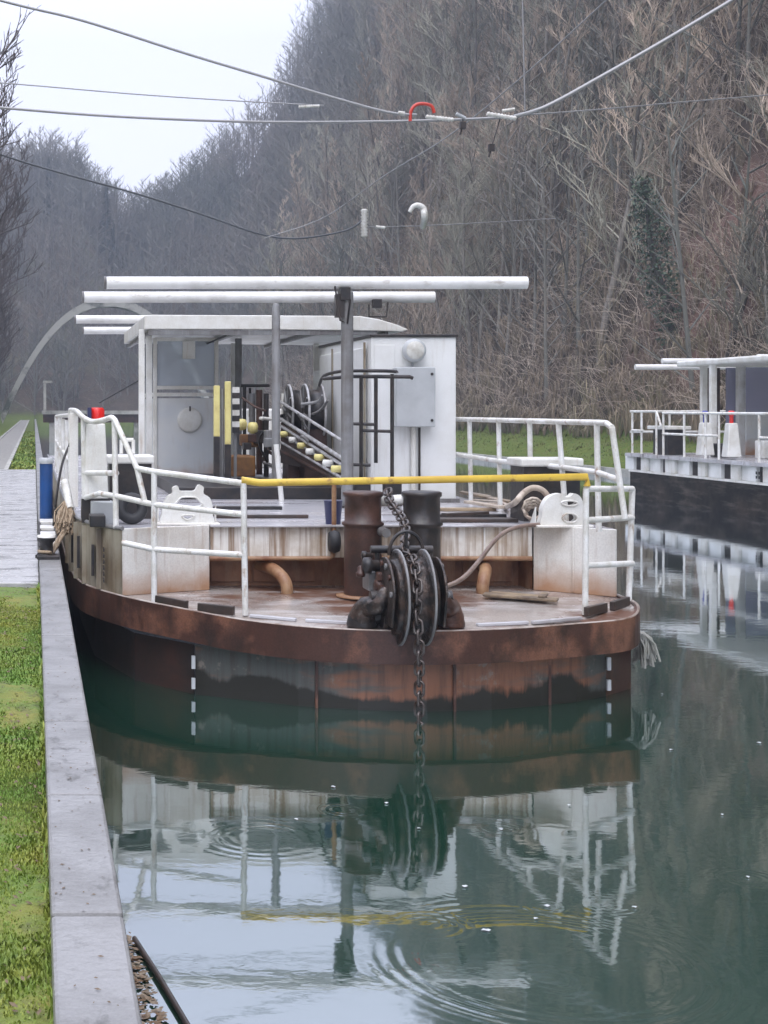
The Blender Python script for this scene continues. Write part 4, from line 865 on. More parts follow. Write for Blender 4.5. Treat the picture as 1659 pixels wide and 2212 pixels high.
    a = P(500,985,21.6); b = P(552,1030,21.6); part(MB().box((a.x,21.6,b.z), (b.x,22.3,a.z)), 'gear_box', M['boxbrown'], bevel=0.02)
    # yellow guard posts with black feet, striped post
    for x, ya, ym, yb in ((468,833,943,1034),(492,824,960,1034)):
        Y = 21.0; a = P(x,ya,Y); m_ = P(x,ym,Y); b = P(x,yb,Y)
        g = part(MB().box((a.x-0.042,Y-0.04,m_.z), (a.x+0.042,Y+0.04,a.z)), 'guard_post', M['paleyellow'], bevel=0.01)
        part(MB().box((a.x-0.042,Y-0.041,UZ+0.1), (a.x+0.042,Y+0.041,m_.z-0.002)), 'post_sleeve', M['black'], g)
    part(MB().tube([P(480,840,21.05), P(480,1030,21.05)], 0.03, 8), 'gate_bar', M['steel'])
    a = P(510,836,21.3); b = P(510,935,21.3)
    for k in range(8):
        z0 = b.z+(a.z-b.z)*k/8; z1 = b.z+(a.z-b.z)*(k+1)/8
        part(MB().box((a.x-0.05,21.3,z0), (a.x+0.05,21.36,z1-0.001)), 'stripe_band', M['white'] if k % 2 else M['black'])
    part(MB().box((a.x-0.02,21.37,UZ+.16), (a.x+0.02,21.40,a.z)), 'band_post', M['steel'])
    # lantern on its flared pedestal
    Y = 15.75; c = P(206,915,Y); zt = c.z
    def flare(cx, Y, z0, z1, w0, w1):
        return MB().add([(cx-w0,Y-w0,z0),(cx+w0,Y-w0,z0),(cx+w0,Y+w0,z0),(cx-w0,Y+w0,z0),(cx-w1,Y-w1,z1),(cx+w1,Y-w1,z1),(cx+w1,Y+w1,z1),(cx-w1,Y+w1,z1)],
            [(0,3,2,1),(4,5,6,7),(0,1,5,4),(1,2,6,5),(2,3,7,6),(3,0,4,7)])
    o = MB(); w0, w1 = 0.135, 0.10; z0 = UZ+.25
    o.add([(c.x-w0,Y-w0,z0),(c.x+w0,Y-w0,z0),(c.x+w0,Y+w0,z0),(c.x-w0,Y+w0,z0),(c.x-w1,Y-w1,zt),(c.x+w1,Y-w1,zt),(c.x+w1,Y+w1,zt),(c.x-w1,Y+w1,zt)], [(0,3,2,1),(4,5,6,7),(0,1,5,4),(1,2,6,5),(2,3,7,6),(3,0,4,7)])
    ped = part(o, 'lantern_pedestal', M['white'], bevel=0.012)
    part(MB().box((c.x-0.15,Y-0.15,UZ), (c.x+0.15,Y+0.15,z0-.002)), 'pedestal_base', M['black'], ped)
    part(MB().lathe([(0.072,0),(0.078,0.02),(0.078,0.14),(0.06,0.165)], (c.x+0.02,Y,zt+0.005), n=20), 'red_lantern', M['red'])
    part(MB().box((c.x-0.085,Y-0.09,zt+0.005), (c.x-0.045,Y+0.08,zt+0.17)), 'lantern_shield', M['navy'])
    a = P(150,893,17.15); b = P(169,1080,17.15); part(MB().box((a.x,17.15,UZ+.06), (b.x,17.19,a.z)), 'spray_plate', M['stained'], bevel=0.008)
    rq = random.Random(3)
    for k in range(16):
        x = rq.uniform(518,735); y = rq.uniform(850,1000); Y = rq.uniform(20.2,23.4); p = P(x,y,Y); q = p+Vector((rq.uniform(-.35,.35), rq.uniform(-.5,.5), rq.uniform(-.5,.15)))
        if q.z < UZ+.2: q.z = UZ+.2
        part(MB().tube(crom([p, p.lerp(q,.5)+Vector((rq.uniform(-.1,.1),0,rq.uniform(-.1,.1))), q],4), rq.uniform(.012,.03), 8), 'gear_pipe', [M['black'],M['steel'],M['bitt'],M['white'],M['steel'],M['grease']][k % 6])
    for k in range(8):
        x = rq.uniform(520,600); y = rq.uniform(930,1010); Y = rq.uniform(20.5,22.5); p = P(x,y,Y); w = rq.uniform(.05,.12)
        part(MB().box((p.x-w,Y,p.z-w*.8), (p.x+w,Y+.2,p.z+w)), 'gear_casing', [M['bitt'],M['black'],M['boxbrown'],M['steel']][k % 4], bevel=0.012)
    # deck lockers
    def locker(xa, xb, yt, Y, d, z_top=None):
        a = P(xa,yt,Y); b = P(xb,yt,Y)
        l = part(MB().box((a.x,Y,a.z-0.09), (b.x,Y+d,a.z)), 'locker_lid', M['white'], bevel=0.02)
        part(MB().box((a.x+0.04,Y+0.04,UZ+0.002), (b.x-0.03,Y+d-.02,a.z-0.092)), 'locker_body', M['black'], l)
    locker(229,334,984,16.1,0.5); locker(1126,1262,990,15.7,0.5)
    a = P(262,950,16.9); b = P(288,975,16.9); o = MB()
    for p, q in (((262,950),(288,950)),((288,950),(288,980)),((262,950),(262,980))): o.tube([P(*p,16.4), P(*q,16.4)], 0.02, 8)
    part(o, 'locker_handle', M['white'])
    a = P(197,1085,15.35); b = P(246,1118,15.35); part(MB().box((a.x,15.35,UZ), (b.x,15.7,a.z)), 'vent_box', M['panel'], bevel=0.01)
    a = P(192,1092,15.25); part(MB().box((a.x,15.0,UZ+.002), (a.x+0.16,15.3,UZ+.12)), 'deck_chest', M['black'], bevel=0.01)
    # low wear plates and cable ducts on the raised deck
    for x0, x1, y0, y1, m in ((1.9,3.0,16.2,16.26,M['darkwood']),(1.6,2.95,17.6,17.7,M['black']),(4.2,5.1,15.6,15.85,M['darkwood']),(4.05,5.2,16.3,16.42,M['black']),(4.5,5.4,17.3,17.42,M['wood'])):
        part(MB().box((x0,y0,UZ+0.002), (x1,y1,UZ+0.04)), 'deck_batten', m, bevel=0.006)
    # stern mass so the boat is whole from the side
    part(MB().box((4.4,30,UZ+.001), (5.2,36,2.7)), 'aft_house', M['white'], bevel=0.03)
superstructure()

# loose things aboard
o = MB(); c = P(288,1112,15.15); o.tube([(c.x+0.11*math.cos(2*PI*k/24), 15.4+0.03*math.sin(2*PI*k/24), UZ+0.165+0.11*math.sin(2*PI*k/24)) for k in range(24)], 0.055, 12, closed=True)
tag(o.build('tyre_fender', M['rubber'], origin=(c.x,15.4,UZ)), 'black rubber tyre standing on the tug raised deck by the quay rail', 'tyre')
o = MB(); hp = [P(958,1268,13.5), P(985,1258,13.6), P(1010,1240,13.75), P(1040,1205,14.1), P(1065,1172,14.3), P(1090,1150,14.7), P(1125,1137,14.9), P(1165,1133,15.0)]
o.tube(crom(hp, 5), 0.021, 10); tag(o.build('deck_hose', M['hose'], origin=hp[0]), 'brown hose arching from the sheave up to the raised deck', 'hose')
o = MB(); random.seed(21)
for k in range(4):
    j = lambda a: random.uniform(-a, a)
    a_ = G(998+12*k, 1062+9*k, UZ+0.03); b_ = G(1092+8*k, 1086+4*k, UZ+0.04)
    o.tube(crom([a_, a_.lerp(b_, .35)+Vector((0,.1*j(1),0.02)), a_.lerp(b_, .7)+Vector((0,.1*j(1),0.03)), b_, b_+Vector((.16,-.05+.04*k,0.05))], 5), 0.013, 8)
o.tube(crom([G(1092,1096,UZ+.03), P(1112,1086,15.5), P(1130,1066,15.5), P(1150,1054,15.48), P(1170,1058,15.46), P(1184,1074,15.44), P(1192,1100,15.42), P(1194,1126,15.40)], 6), 0.032, 10)
for k in range(4):
    c_ = P(1152,1098,15.38+.035*k); r_ = 0.105-.012*k
    o.tube([c_+Vector((r_*math.cos(t*PI/14), .02*math.sin(t*1.9+k), r_*math.sin(t*PI/14)-.02*k)) for t in range(28)], 0.014, 8, closed=True)
tag(o.build('coiled_hose', M['palehose'], origin=(5.0,15.5,UZ)), 'pale coiled hose heaped beside the starboard locker', 'hose')
for xa, ya, xb, yb, Y, m, lb in ((1000,1064,1110,1086,17.0,M['wood'],'weathered plank lying on the raised deck under the starboard rail'),(1010,1084,1085,1096,16.6,M['palehose'],'pale thin plank lying in front of the cabinet corner'),(960,1112,1050,1108,15.6,M['darkwood'],'dark wet plank on the raised deck edge right of the bitts')):
    a = G(xa,ya,UZ+0.06); b = G(xb,yb,UZ+0.06); o = MB(); o.bar(a, b, 0.10, 0.035); tag(o.build('plank', m, bevel=0.006, origin=a.lerp(b,.5)), lb, 'plank')
a = GD(1045,1292)+Vector((0,0,.04)); b = GD(1205,1305)+Vector((0,0,.04)); o = MB(); o.bar(a, b, 0.16, 0.03); tn = (b-a).normalized(); sd = Vector((-tn.y,tn.x,0)); o.bar(a+sd*.14+tn*.05, b+sd*.14-tn*.12, 0.09, 0.032); o.bar(a.lerp(b,.8)-sd*.08+Vector((0,0,.03)), a.lerp(b,.8)+sd*.18+Vector((0,0,.03)), 0.07, 0.025)
tag(o.build('gang_board', M['wood'], bevel=0.008, origin=a.lerp(b,.5)), 'worn wooden board with yellow edge lying on the rusty fore deck', 'board')
a = P(705,1062,15.3); b = P(738,1125,15.3); o = MB(); o.lathe([(0.075,0),(0.095,0.24),(0.10,0.25)], (a.x+0.08,15.35,UZ), n=20); tag(o.build('bucket', M['navy'], origin=(a.x+0.08,15.35,UZ)), 'dark blue bucket behind the left bitt', 'bucket')
o = MB(); c = P(722,1170,15.1); o.lathe([(0.0,-.05),(0.10,-0.05),(0.12,0.0),(0.10,0.05),(0.0,.05)], (c.x,15.1,c.z), axis='x', n=20); tag(o.build('hanging_float', M['rubber'], origin=c), 'black round float hung on the white fascia', 'float')
c = P(865,1085,14.6); o = MB(); o.tube([(c.x-0.16,14.75,c.z),(c.x+0.10,14.7,c.z+0.02)], 0.055, 12); tag(o.build('canister', M['white'], origin=c), 'white canister wedged between the two bitts', 'canister')

def ropes():
    random.seed(33)
    t = thing('rope_fender', (0.34,16.3,1.5), 'frayed tan rope fender hanging over the tug side above the quay', 'fender')
    o = MB(); c0 = P(146,1082,16.4); c1 = P(140,1150,16.2)
    for k in range(150):
        a = random.uniform(0, 2*PI); r = random.uniform(0.02, 0.12)
        p = c0 + Vector((r*0.3*math.cos(a), r*0.3*math.sin(a), 0.0)); q = c1 + Vector((r*math.cos(a), r*math.sin(a), random.uniform(-.03,.12)))
        m_ = p.lerp(q, 0.5) + Vector((random.uniform(-.05,.05), random.uniform(-.05,.05), 0))
        o.tube([p, m_, q], 0.008, 5)
    o.build('strands', M['rope'], t)
    o = MB(); o.tube([P(140,1040,16.6), P(152,1100,16.3)], 0.045, 10); o.build('fender_core', M['porcelain'], t)
    o = MB()
    for dx in (0,0.03):
        o.tube(crom([P(150,1130,16.2)+Vector((dx,0,0)), P(128,1160,16.1)+Vector((dx,0,0)), P(108,1195,16.0)+Vector((dx,0,0)), Vector((0.13+dx,15.8,1.17)), Vector((0.05,15.88,1.17)), Vector((0.10,16.0,1.18))], 5), 0.018, 8)
    tag(o.build('mooring_rope', M['rope'], origin=(0.3,16,1.3)), 'doubled tan mooring rope from the tug side to the black bollard', 'rope')
    o = MB(); o.tube(crom([P(152,958,17.9), P(135,1000,18.6), P(124,1060,19.2), P(116,1130,19.6), P(112,1180,19.8)], 5), 0.017, 8); tag(o.build('shore_cable', M['black'], origin=P(124,1060,19.2)), 'black cable hanging from the tug corner rail to the water', 'cable')
    t = thing('rag_fender', (5.86,14.3,0.45), 'grey ragged fender hanging at the tug starboard bow corner', 'fender')
    o = MB()
    for k in range(60):
        p = Vector((5.80+random.uniform(0,.06), 14.3+random.uniform(-.1,.1), 0.55)); q = p + Vector((random.uniform(0,.16), random.uniform(-.1,.1), random.uniform(-.34,-.16)))
        o.tube([p, p.lerp(q,.5)+Vector((.03,0,.03)), q], 0.012, 5)
    o.build('strands', M['concrete'], t)
ropes()

# ------------------------------------------------------------------ second boat at the far bank
def second_boat():
    X = 18.1
    t = thing('work_boat', (20.4,36,0), 'white railed dark hulled boat moored by the far bank', 'boat')
    def pt(o, n, m, bevel=0, parent=t): return o.build(n, m, parent, bevel=bevel)
    o = MB(); o.prism([(X,45,-.8),(X,20,-.8),(X+4.8,20,-.8),(X+4.8,45,-.8)], (0,0,1.62)); pt(o, 'hull', M['blackhull'])
    o = MB(); o.box((X-0.03,20,0.80), (X+4.83,45.05,0.86)); pt(o, 'rubbing_strake', M['white'])
    o = MB(); o.box((X+0.08,20.1,0.865), (X+4.72,44.9,1.26)); pt(o, 'side_band', M['cab'])
    for k in range(26):
        y = 44.7-k*0.95; pt(MB().box((X-0.02,y,0.865), (X+0.075,y+(0.42 if k % 3 else 0.62),1.255)), 'side_rib', M['white'] if k % 2 else M['cab'], 0.01)
        if k % 2 == 0: pt(MB().box((X+0.05,y-0.40,0.865), (X+0.079,y-0.06,1.25)), 'side_slot', M['black'])
    for dx, dz in ((0,0),(0.14,0),(0,-.11),(0.14,-.11)):
        pt(MB().box((X-0.026,36.9+dx,1.06+dz), (X-0.022,36.98+dx,1.13+dz)), 'hull_mark', M['black'])
    o = MB(); o.box((X-0.10,20,1.26), (X+4.9,45.15,1.36)); pt(o, 'deck', M['updeck'])
    def rl(a, b): pt(MB().tube([a, b], 0.034, 8), 'guard_rail', M['rail'])
    def ps(x, za, zb, r=0.034):
        y = PX(x,900,X).y; pt(MB().tube([(X,y,za), (X,y,zb)], r, 8), 'rail_post', M['rail'])
    yy = lambda x: PX(x,900,X).y
    rl((X,yy(1365),2.62),(X,yy(1418),2.62)); rl((X,yy(1365),2.05),(X,yy(1390),2.05)); rl((X,yy(1432),2.58),(X,yy(1640),2.58)); rl((X,yy(1432),1.98),(X,yy(1553),1.98))
    rl((X,yy(1418),2.62),(X,yy(1428),2.2)); rl((X,yy(1640),2.58),(X,22,2.58)); rl((X,yy(1640),1.98),(X,22,1.98))
    for x in (1366,1386,1418,1433,1478,1524,1553,1640,1700): ps(x, 1.36, 2.6)
    for yv in (32,29,26,23): pt(MB().tube([(X,yv,1.36),(X,yv,2.58)], 0.034, 8), 'rail_post', M['rail'])
    rl((X,45,2.62),(X+4.7,45,2.62)); rl((X,45,2.0),(X+4.7,45,2.0))
    for xv in (1.2,2.4,3.6,4.7): pt(MB().tube([(X+xv,45,1.36),(X+xv,45,2.62)], 0.034, 8), 'rail_post', M['rail'])
    # bench and lanterns
    pt(MB().box((X+0.1,42.6,2.10), (X+0.8,44.0,2.20)), 'locker_lid', M['white'], 0.02); pt(MB().box((X+0.2,42.8,1.37), (X+0.7,43.8,2.09)), 'locker_body', M['black'])
    for x, m in ((1523,M['bluelens']),(1580,M['red'])):
        p = PX(x,900,X+0.35); o = MB(); w0, w1 = 0.19, 0.12; z0, z1 = 1.42, 2.32; cx, cy = X+0.35, p.y
        o.add([(cx-w0,cy-w0,z0),(cx+w0,cy-w0,z0),(cx+w0,cy+w0,z0),(cx-w0,cy+w0,z0),(cx-w1,cy-w1,z1),(cx+w1,cy-w1,z1),(cx+w1,cy+w1,z1),(cx-w1,cy+w1,z1)], [(0,3,2,1),(4,5,6,7),(0,1,5,4),(1,2,6,5),(2,3,7,6),(3,0,4,7)])
        pd = pt(o, 'lantern_pedestal', M['white'], 0.03); pt(MB().lathe([(0.05,z1),(0.05,z1+0.20),(0.075,z1+0.21),(0.075,z1+0.31),(0.05,z1+0.33)], (cx,cy,0), n=16), 'lantern', m)
    # canopy posts, roof, beams
    for x in (1520,1540): 
        p = P(x,795,41.5 if x > 1530 else 43); pt(MB().box((p.x-0.08,p.y-0.08,1.36), (p.x+0.08,p.y+0.08,3.95)), 'canopy_post', M['white'], 0.01)
    p = P(1600,800,43.0); pt(MB().box((p.x-0.1,42.9,1.36), (p.x+0.1,43.1,3.95)), 'canopy_post', M['white'])
    a = P(1542,795,41.4); pt(MB().box((a.x-0.1,34.0,3.93), (a.x+3.4,43.6,4.10)), 'canopy', M['white'], 0.05)
    for xa, xb, y, Y in ((1372,1700,793,45.5),(1430,1650,780,48.2-2.0),(1636,1800,772,40)):
        q = P(xa,y,Y); pt(MB().tube([(q.x,Y,q.z),(P(xb,y,Y).x,Y,q.z)], 0.085, 12), 'trolley_beam', M['beam'])
    a = P(1612,810,42.6); b = P(1720,890,42.6); fr = MB()
    fr.box((a.x,42.6,1.37), (b.x,42.66,2.55)); pt(fr, 'cabin_wall', M['wheelhouse'])
    pt(MB().box((a.x,42.61,2.56), (b.x,42.63,3.9)), 'window_pane', M['violet'])
    a = P(1566,810,43.4); pt(MB().box((a.x,43.3,1.37), (a.x+0.40,43.36,3.9)), 'side_pane', M['violet'])
    pt(MB().box((a.x-0.45,43.5,1.37), (a.x-0.1,43.9,3.9)), 'dark_locker', M['bitt'])
    for k in range(5): pt(MB().box((X+0.6+k*.7,40.5-k*1.1,1.37), (X+1.1+k*.7,41.0-k*1.1,1.75+0.1*(k % 3))), 'deck_gear', [M['black'],M['white'],M['bitt'],M['panel'],M['black']][k], 0.03)
second_boat()

# ------------------------------------------------------------------ far structures
def arch():
    t = thing('arch_bridge', (12,150,0), 'pale concrete arch bridge far down the canal in mist', 'bridge')
    n = 24; X0, X1, zs, za = -3.2, 18.2, 1.2, 13.0; o = MB()
    cx = (X0+X1)/2; hw = (X1-X0)/2
    lo, hi = [], []
    for k in range(n+1):
        u = -1+2*k/n; z = zs+(za-zs)*(1-abs(u)**2.2); lo.append((cx+u*hw, z)); hi.append((cx+u*hw*1.02, z+0.8))
    for k in range(n):
        q = [lo[k], lo[k+1], hi[k+1], hi[k]]; o.prism([(x,149,z) for x,z in q], (0,2.2,0))
    MB().box((17.4,149.0,-1.5), (18.9,151.2,1.3)).build('pier', M['concrete'], t)
    o.build('arch_rib', mat('mossy_arch', (0.38,0.375,0.345), (0.07,0.08,0.065), None, scale=0.35, lo=0.50, hi=0.62, rough=0.9), t)
    t = thing('jetty_beam', (9,118,2), 'long pale concrete beam crossing the canal far behind the tug', 'beam')
    MB().box((0.6,118,2.26), (23.2,119.4,2.55)).build('beam_top', M['concrete'], t)
    MB().box((0.7,118.3,1.6), (23.1,119.3,2.255)).build('beam_web', M['bitt'], t)
    for x in (1.2,8,15,22): MB().box((x,118.4,-1), (x+0.5,119.2,1.6)).build('pier', M['concrete'], t)
    t = thing('marker_post', (0.85,118.6,2.55), 'pale T-shaped post standing on the far beam beside the towpath', 'post')
    MB().box((0.74,118.5,2.55), (0.96,118.7,4.75)).build('post_shaft', M['concrete'], t); MB().box((0.70,118.45,4.76), (1.45,118.75,4.95)).build('post_arm', M['concrete'], t)
arch()

# ------------------------------------------------------------------ overhead wires
def wires():
    def wire(pts, r, m, label, name='overhead_wire'):
        tag(MB().tube(crom(pts, 8), r, 6).build(name, m, origin=pts[len(pts)//2]), label, 'wire')
    Y = 30
    wire([P(-300,-80,Y), P(20,6,Y), P(180,45,Y), P(400,115,Y), P(560,163,Y), P(700,205,Y), P(835,242,Y), P(900,248,Y)], 0.028, M['wire'], 'thick pale wire sagging from the top left corner to the red loop')
    wire([P(-300,205,Y+.3), P(30,235,Y+.3), P(260,252,Y+.3), P(540,263,Y+.3), P(800,263,Y+.3), P(1000,258,Y+.3), P(1110,252,Y+.3)], 0.028, M['wire'], 'almost level pale wire running from the left trees to the insulators')
    wire([P(1110,252,Y+.3), P(1180,230,Y), P(1300,165,Y), P(1440,85,Y), P(1582,0,Y), P(1760,-110,Y)], 0.042, M['wire'], 'thick white wire climbing from the insulators to the top right')
    wire([P(-300,155,42), P(40,182,42), P(300,204,42), P(530,219,42), P(700,228,42)], 0.018, M['wire'], 'thin wire above the level wire, crossing the sky to the wooded slope')
    wire([P(-200,260,70), P(35,345,70), P(300,420,70), P(450,468,70), P(560,505,70), P(640,515,70), P(740,500,70), P(782,478,70)], 0.045, M['darkwire'], 'dark low wire sagging below the skyline to the white insulator')
    wire([P(570,515,60), P(700,470,60), P(830,380,55), P(960,300,50), P(1100,190,45), P(1310,0,40), P(1400,-90,38)], 0.020, M['wire'], 'thin diagonal wire rising steeply across the wooded slope')
    wire([P(1112,250,Y+.4), P(1300,236,32), P(1480,220,34), P(1659,205,36), P(1900,180,40)], 0.016, M['wire'], 'thin wire from the insulators to the right edge trees')
    wire([P(790,490,60), P(905,488,62), P(1060,480,64), P(1200,472,66)], 0.02, M['wire'], 'thin wire right of the white insulator, below the hooked one')
    wire([P(215,870,26.5), P(330,805,25.5), P(420,755,24.5), P(520,712,22.2)], 0.014, M['darkwire'], 'dark stay wire from behind the red lantern to the tug canopy', 'stay_wire')
    wire([P(1128,-60,31), P(1130,60,31), P(1134,240,31)], 0.018, M['wire'], 'vertical pale wire dropping from above to the insulators')
    def ins(px, a, b, Y, r, label, m=M['porcelain']):
        p, q = P(*a,Y), P(*b,Y); d = q-p; o = MB(); n = 9; pts = []; rs = []
        for k in range(2*n+1): pts.append(p + d*(k/(2*n))); rs.append(r if k % 2 else r*0.62)
        o.tube(pts, rs, 10); tag(o.build('insulator', m, origin=p), label, 'insulator', 'insulators on the overhead wires')
    ins(0, (920,252), (980,259), Y, 0.05, 'white insulator right under the red loop'); ins(0, (1052,246), (1115,256), Y, 0.055, 'large white insulator at the foot of the thick climbing wire')
    ins(0, (1085,240), (1112,236), Y+.3, 0.04, 'small white insulator above the large one'); ins(0, (985,246), (1005,256), Y, 0.045, 'dark topped insulator midway along the wire', M['panel'])
    ins(0, (645,231), (690,229), 42, 0.05, 'short white insulator in front of the tree skyline'); ins(0, (860,244), (874,246), Y, 0.05, 'tiny white insulator left of the red loop')
    ins(0, (787,452), (787,512), 60, 0.16, 'white upright insulator hanging above the tug beams'); ins(0, (812,490), (832,492), 60, 0.07, 'tiny white insulator beside the upright one')
    o = MB(); o.tube(crom([P(885,458,60), P(893,446,60), P(905,444,60), P(915,452,60), P(917,472,60), P(914,489,61.5)], 5), [min(0.14, 0.08+0.004*k) for k in range(26)], 10); tag(o.build('insulator', M['porcelain'], origin=P(905,455,60)), 'hook shaped white insulator right of the upright one', 'insulator', 'insulators on the overhead wires')
    o = MB(); o.tube(crom([P(886,262,Y), P(888,240,Y), P(898,227,Y), P(914,224,Y), P(932,229,Y), P(938,244,Y)], 5), 0.035, 8); tag(o.build('cable_loop', M['redloop'], origin=P(912,225,Y)), 'red half loop of cable on the overhead wire', 'cable')
    for (x, y), l in (((1062,318),'dark clamp hanging under the large white insulator'),((1000,270),'dark clamp under the dark topped insulator')):
        p = P(x,y,Y); o = MB(); o.box((p.x-.06,p.y-.05,p.z-.08), (p.x+.05,p.y+.05,p.z+.06)); o.tube([p, p+Vector((-.06,0,-.2))], 0.02, 6); o.tube([p, P(x+(18 if y > 300 else 0), 257, Y)], 0.012, 6); tag(o.build('wire_clamp', M['black'], origin=p), l, 'clamp')
wires()

# ------------------------------------------------------------------ trees
def bare_tree(seed, h, r0, lean, m_twig, spread=0.34, n1=17, fine=5):
    rd = random.Random(seed); tr = MB(); cr = MB()
    pts = []; p = Vector((0,0,-1.2)); dv = Vector((lean[0], lean[1], 1)).normalized()
    nseg = 9; rs = []
    for i in range(nseg+1):
        pts.append(p.copy()); rs.append(r0*(1-0.86*i/nseg)+0.012)
        dv = (dv + Vector((rd.uniform(-.09,.09), rd.uniform(-.09,.09), 0.02))).normalized(); p = p + dv*(h+1.2)/nseg
    tr.tube(pts, rs, 7)
    def along(t): 
        f = t*nseg; i = min(int(f), nseg-1); return pts[i].lerp(pts[i+1], f-i)
    for b in range(n1):
        t = 0.22+0.78*(b/(n1-1))**0.9; s = along(min(t, 0.999)); a = b*2.4+rd.uniform(-.5,.5)
        ln = h*spread*(1.05-0.68*t)*rd.uniform(.75,1.25); up = rd.uniform(0.45,1.1)+0.5*t
        d = Vector((math.cos(a), math.sin(a), up)).normalized(); e = s; ra = r0*(0.34*(1-t)+0.08)
        mids = []
        for q in range(3):
            n_ = e + d*ln/3; cr.spike(e, n_, ra*(1-q*0.28), ra*(1-(q+1)*0.28)); mids.append((e, n_)); e = n_
            d = (d + Vector((rd.uniform(-.22,.22), rd.uniform(-.22,.22), 0.20))).normalized()
        for q in range(6):
            u = 0.25+0.75*q/5; sg = mids[min(2, int(u*3))]; s2 = sg[0].lerp(sg[1], (u*3) % 1.0)
            d2 = (d + Vector((rd.uniform(-.95,.95), rd.uniform(-.95,.95), rd.uniform(-.1,.9)))).normalized(); l2 = ln*rd.uniform(.28,.5)
            e2 = s2 + d2*l2; cr.spike(s2, e2, 0.034, 0.018)
            for w_ in range(fine):
                s3 = s2.lerp(e2, 0.3+0.7*w_/max(1, fine-1)); d3 = (d2 + Vector((rd.uniform(-.8,.8), rd.uniform(-.8,.8), rd.uniform(-.1,.8)))).normalized(); l3 = l2*rd.uniform(.35,.65)
                e3 = s3 + d3*l3; cr.spike(s3, e3, 0.02, 0.011)
                for z in range(2):
                    s4 = s3.lerp(e3, rd.uniform(.3,.9)); d4 = (d3 + Vector((rd.uniform(-.8,.8), rd.uniform(-.8,.8), rd.uniform(0,.7)))).normalized(); cr.spike(s4, s4+d4*l3*0.6, 0.015, 0.007)
    return tr, cr
LAB = ['bare grey winter tree with upright twiggy branches on the wooded slope', 'slim bare brown tree of the steep right hillside', 'spreading bare olive grey tree on the right hillside', 'short bushy bare tree low on the right hillside']
protos = []
SPEC = [(1,15,.17,(0,0),'twig',.30,0),(2,17,.19,(.06,.02),'twig',.28,0),(3,13,.12,(-.04,.05),'twig',.26,1),(4,16,.13,(-.10,.0),'twig',.24,1),(5,14,.18,(-.12,.06),'twig2',.36,2),(6,16,.2,(.03,-.08),'twig2',.34,2),(7,8,.10,(-.16,.04),'twig',.46,3),(8,7,.09,(-.2,-.1),'twig2',.5,3)]
def make_tree(tr, cr, name, label, group, mt):
    t = thing(name, (0,0,0), label, 'tree', group)
    tr.build('trunk', M['bark'], t, recalc=False); cr.build('crown', M[mt], t, recalc=False); return t
for sd, h, r0, ln, mt, sp, li in SPEC:
    tr, cr = bare_tree(sd, h, r0, ln, mt, sp); protos.append((make_tree(tr, cr, 'bare_tree', LAB[li], 'bare trees on the right hillside', mt), li))
used = [False]*len(protos)
def place(k, loc, rz, sc, label=None, group=None):
    src, li = protos[k]
    if not used[k]: t = src; used[k] = True
    else:
        t = src.copy(); C.objects.link(t)
        for ch in src.children:
            c = ch.copy(); C.objects.link(c); c.parent = t
    t.location = loc; t.rotation_euler = (random.uniform(-.16,.16), random.uniform(-.2,.08), rz); t.scale = (sc,sc,sc)
    if label: t['label'] = label
    if group: t['group'] = group
    return t
random.seed(77); spots = []
tries = 0
while len(spots) < 250 and tries < 20000:
    tries += 1
    y = 46 + 150*random.random()**1.35; x = 27.2 + 38*random.random()**0.8
    if x*2.02 > y + 14: continue
    if all((x-a)**2+(y-b)**2 > 2.6 for a, b in spots): spots.append((x, y))
for i, (x, y) in enumerate(spots):
    low = x < 35
    k = random.choice([6,7,2,3,4]) if low else random.choice([0,1,2,3,4,5])
    place(k, (x, y, hgt(x, y)), random.uniform(0, 2*PI), random.uniform(.8,1.2)*(1.0 if x < 55 else 1.15))
# left bank trees
LSP = [(-5.1-0.4*math.sin(k*1.7)-(0.5 if k % 3 == 0 else 0)-0.016*k*3.2, 46+k*6.2) for k in range(26)]
for i, (x, y) in enumerate(LSP):
    t = place([0,1,4,5,0,1,5][i % 7], (x, y, hgt(x, y)), random.uniform(0, 2*PI), random.uniform(.95,1.3), 'tall bare dark tree of the row along the left towpath', 'bare trees along the left towpath')
    for ch in t.children:
        ch.material_slots[0].link = 'OBJECT'; ch.material_slots[0].material = M['darktwig']

# named special trees
def ivy_tree():
    t = thing('ivy_tree', (28.5,66,hgt(28.5,66)), 'leaning dark trunk wrapped in green ivy on the right slope', 'tree')
    b = Vector((28.5,66,hgt(28.5,66)-.5)); e = P(1385,390,66); pts = [b.lerp(e, k/8)+Vector((0.15*math.sin(k),0,0)) for k in range(9)]
    o = MB(); o.tube(pts, [0.22-0.02*k for k in range(9)], 8); o.build('trunk', M['bark'], t)
    rd = random.Random(5); o = MB()
    for k in range(2600):
        u = rd.random()**0.8; p = b.lerp(e, u); r = (0.25+0.45*math.sin(u*PI)+0.25*abs(math.sin(u*17)))*rd.random()**.5; a = rd.uniform(0,2*PI)
        p = p + Vector((r*math.cos(a), r*math.sin(a), rd.uniform(-.3,.3))); s = rd.uniform(.05,.11); q = Vector((rd.uniform(-1,1),rd.uniform(-1,1),rd.uniform(-1,1))).normalized(); w_ = q.orthogonal().normalized()
        o.add([p-q*s, p+w_*s*.7, p+q*s, p-w_*s*.7], [(0,1,2,3)])
    o.build('ivy', M['ivy'], t, recalc=False)
ivy_tree()
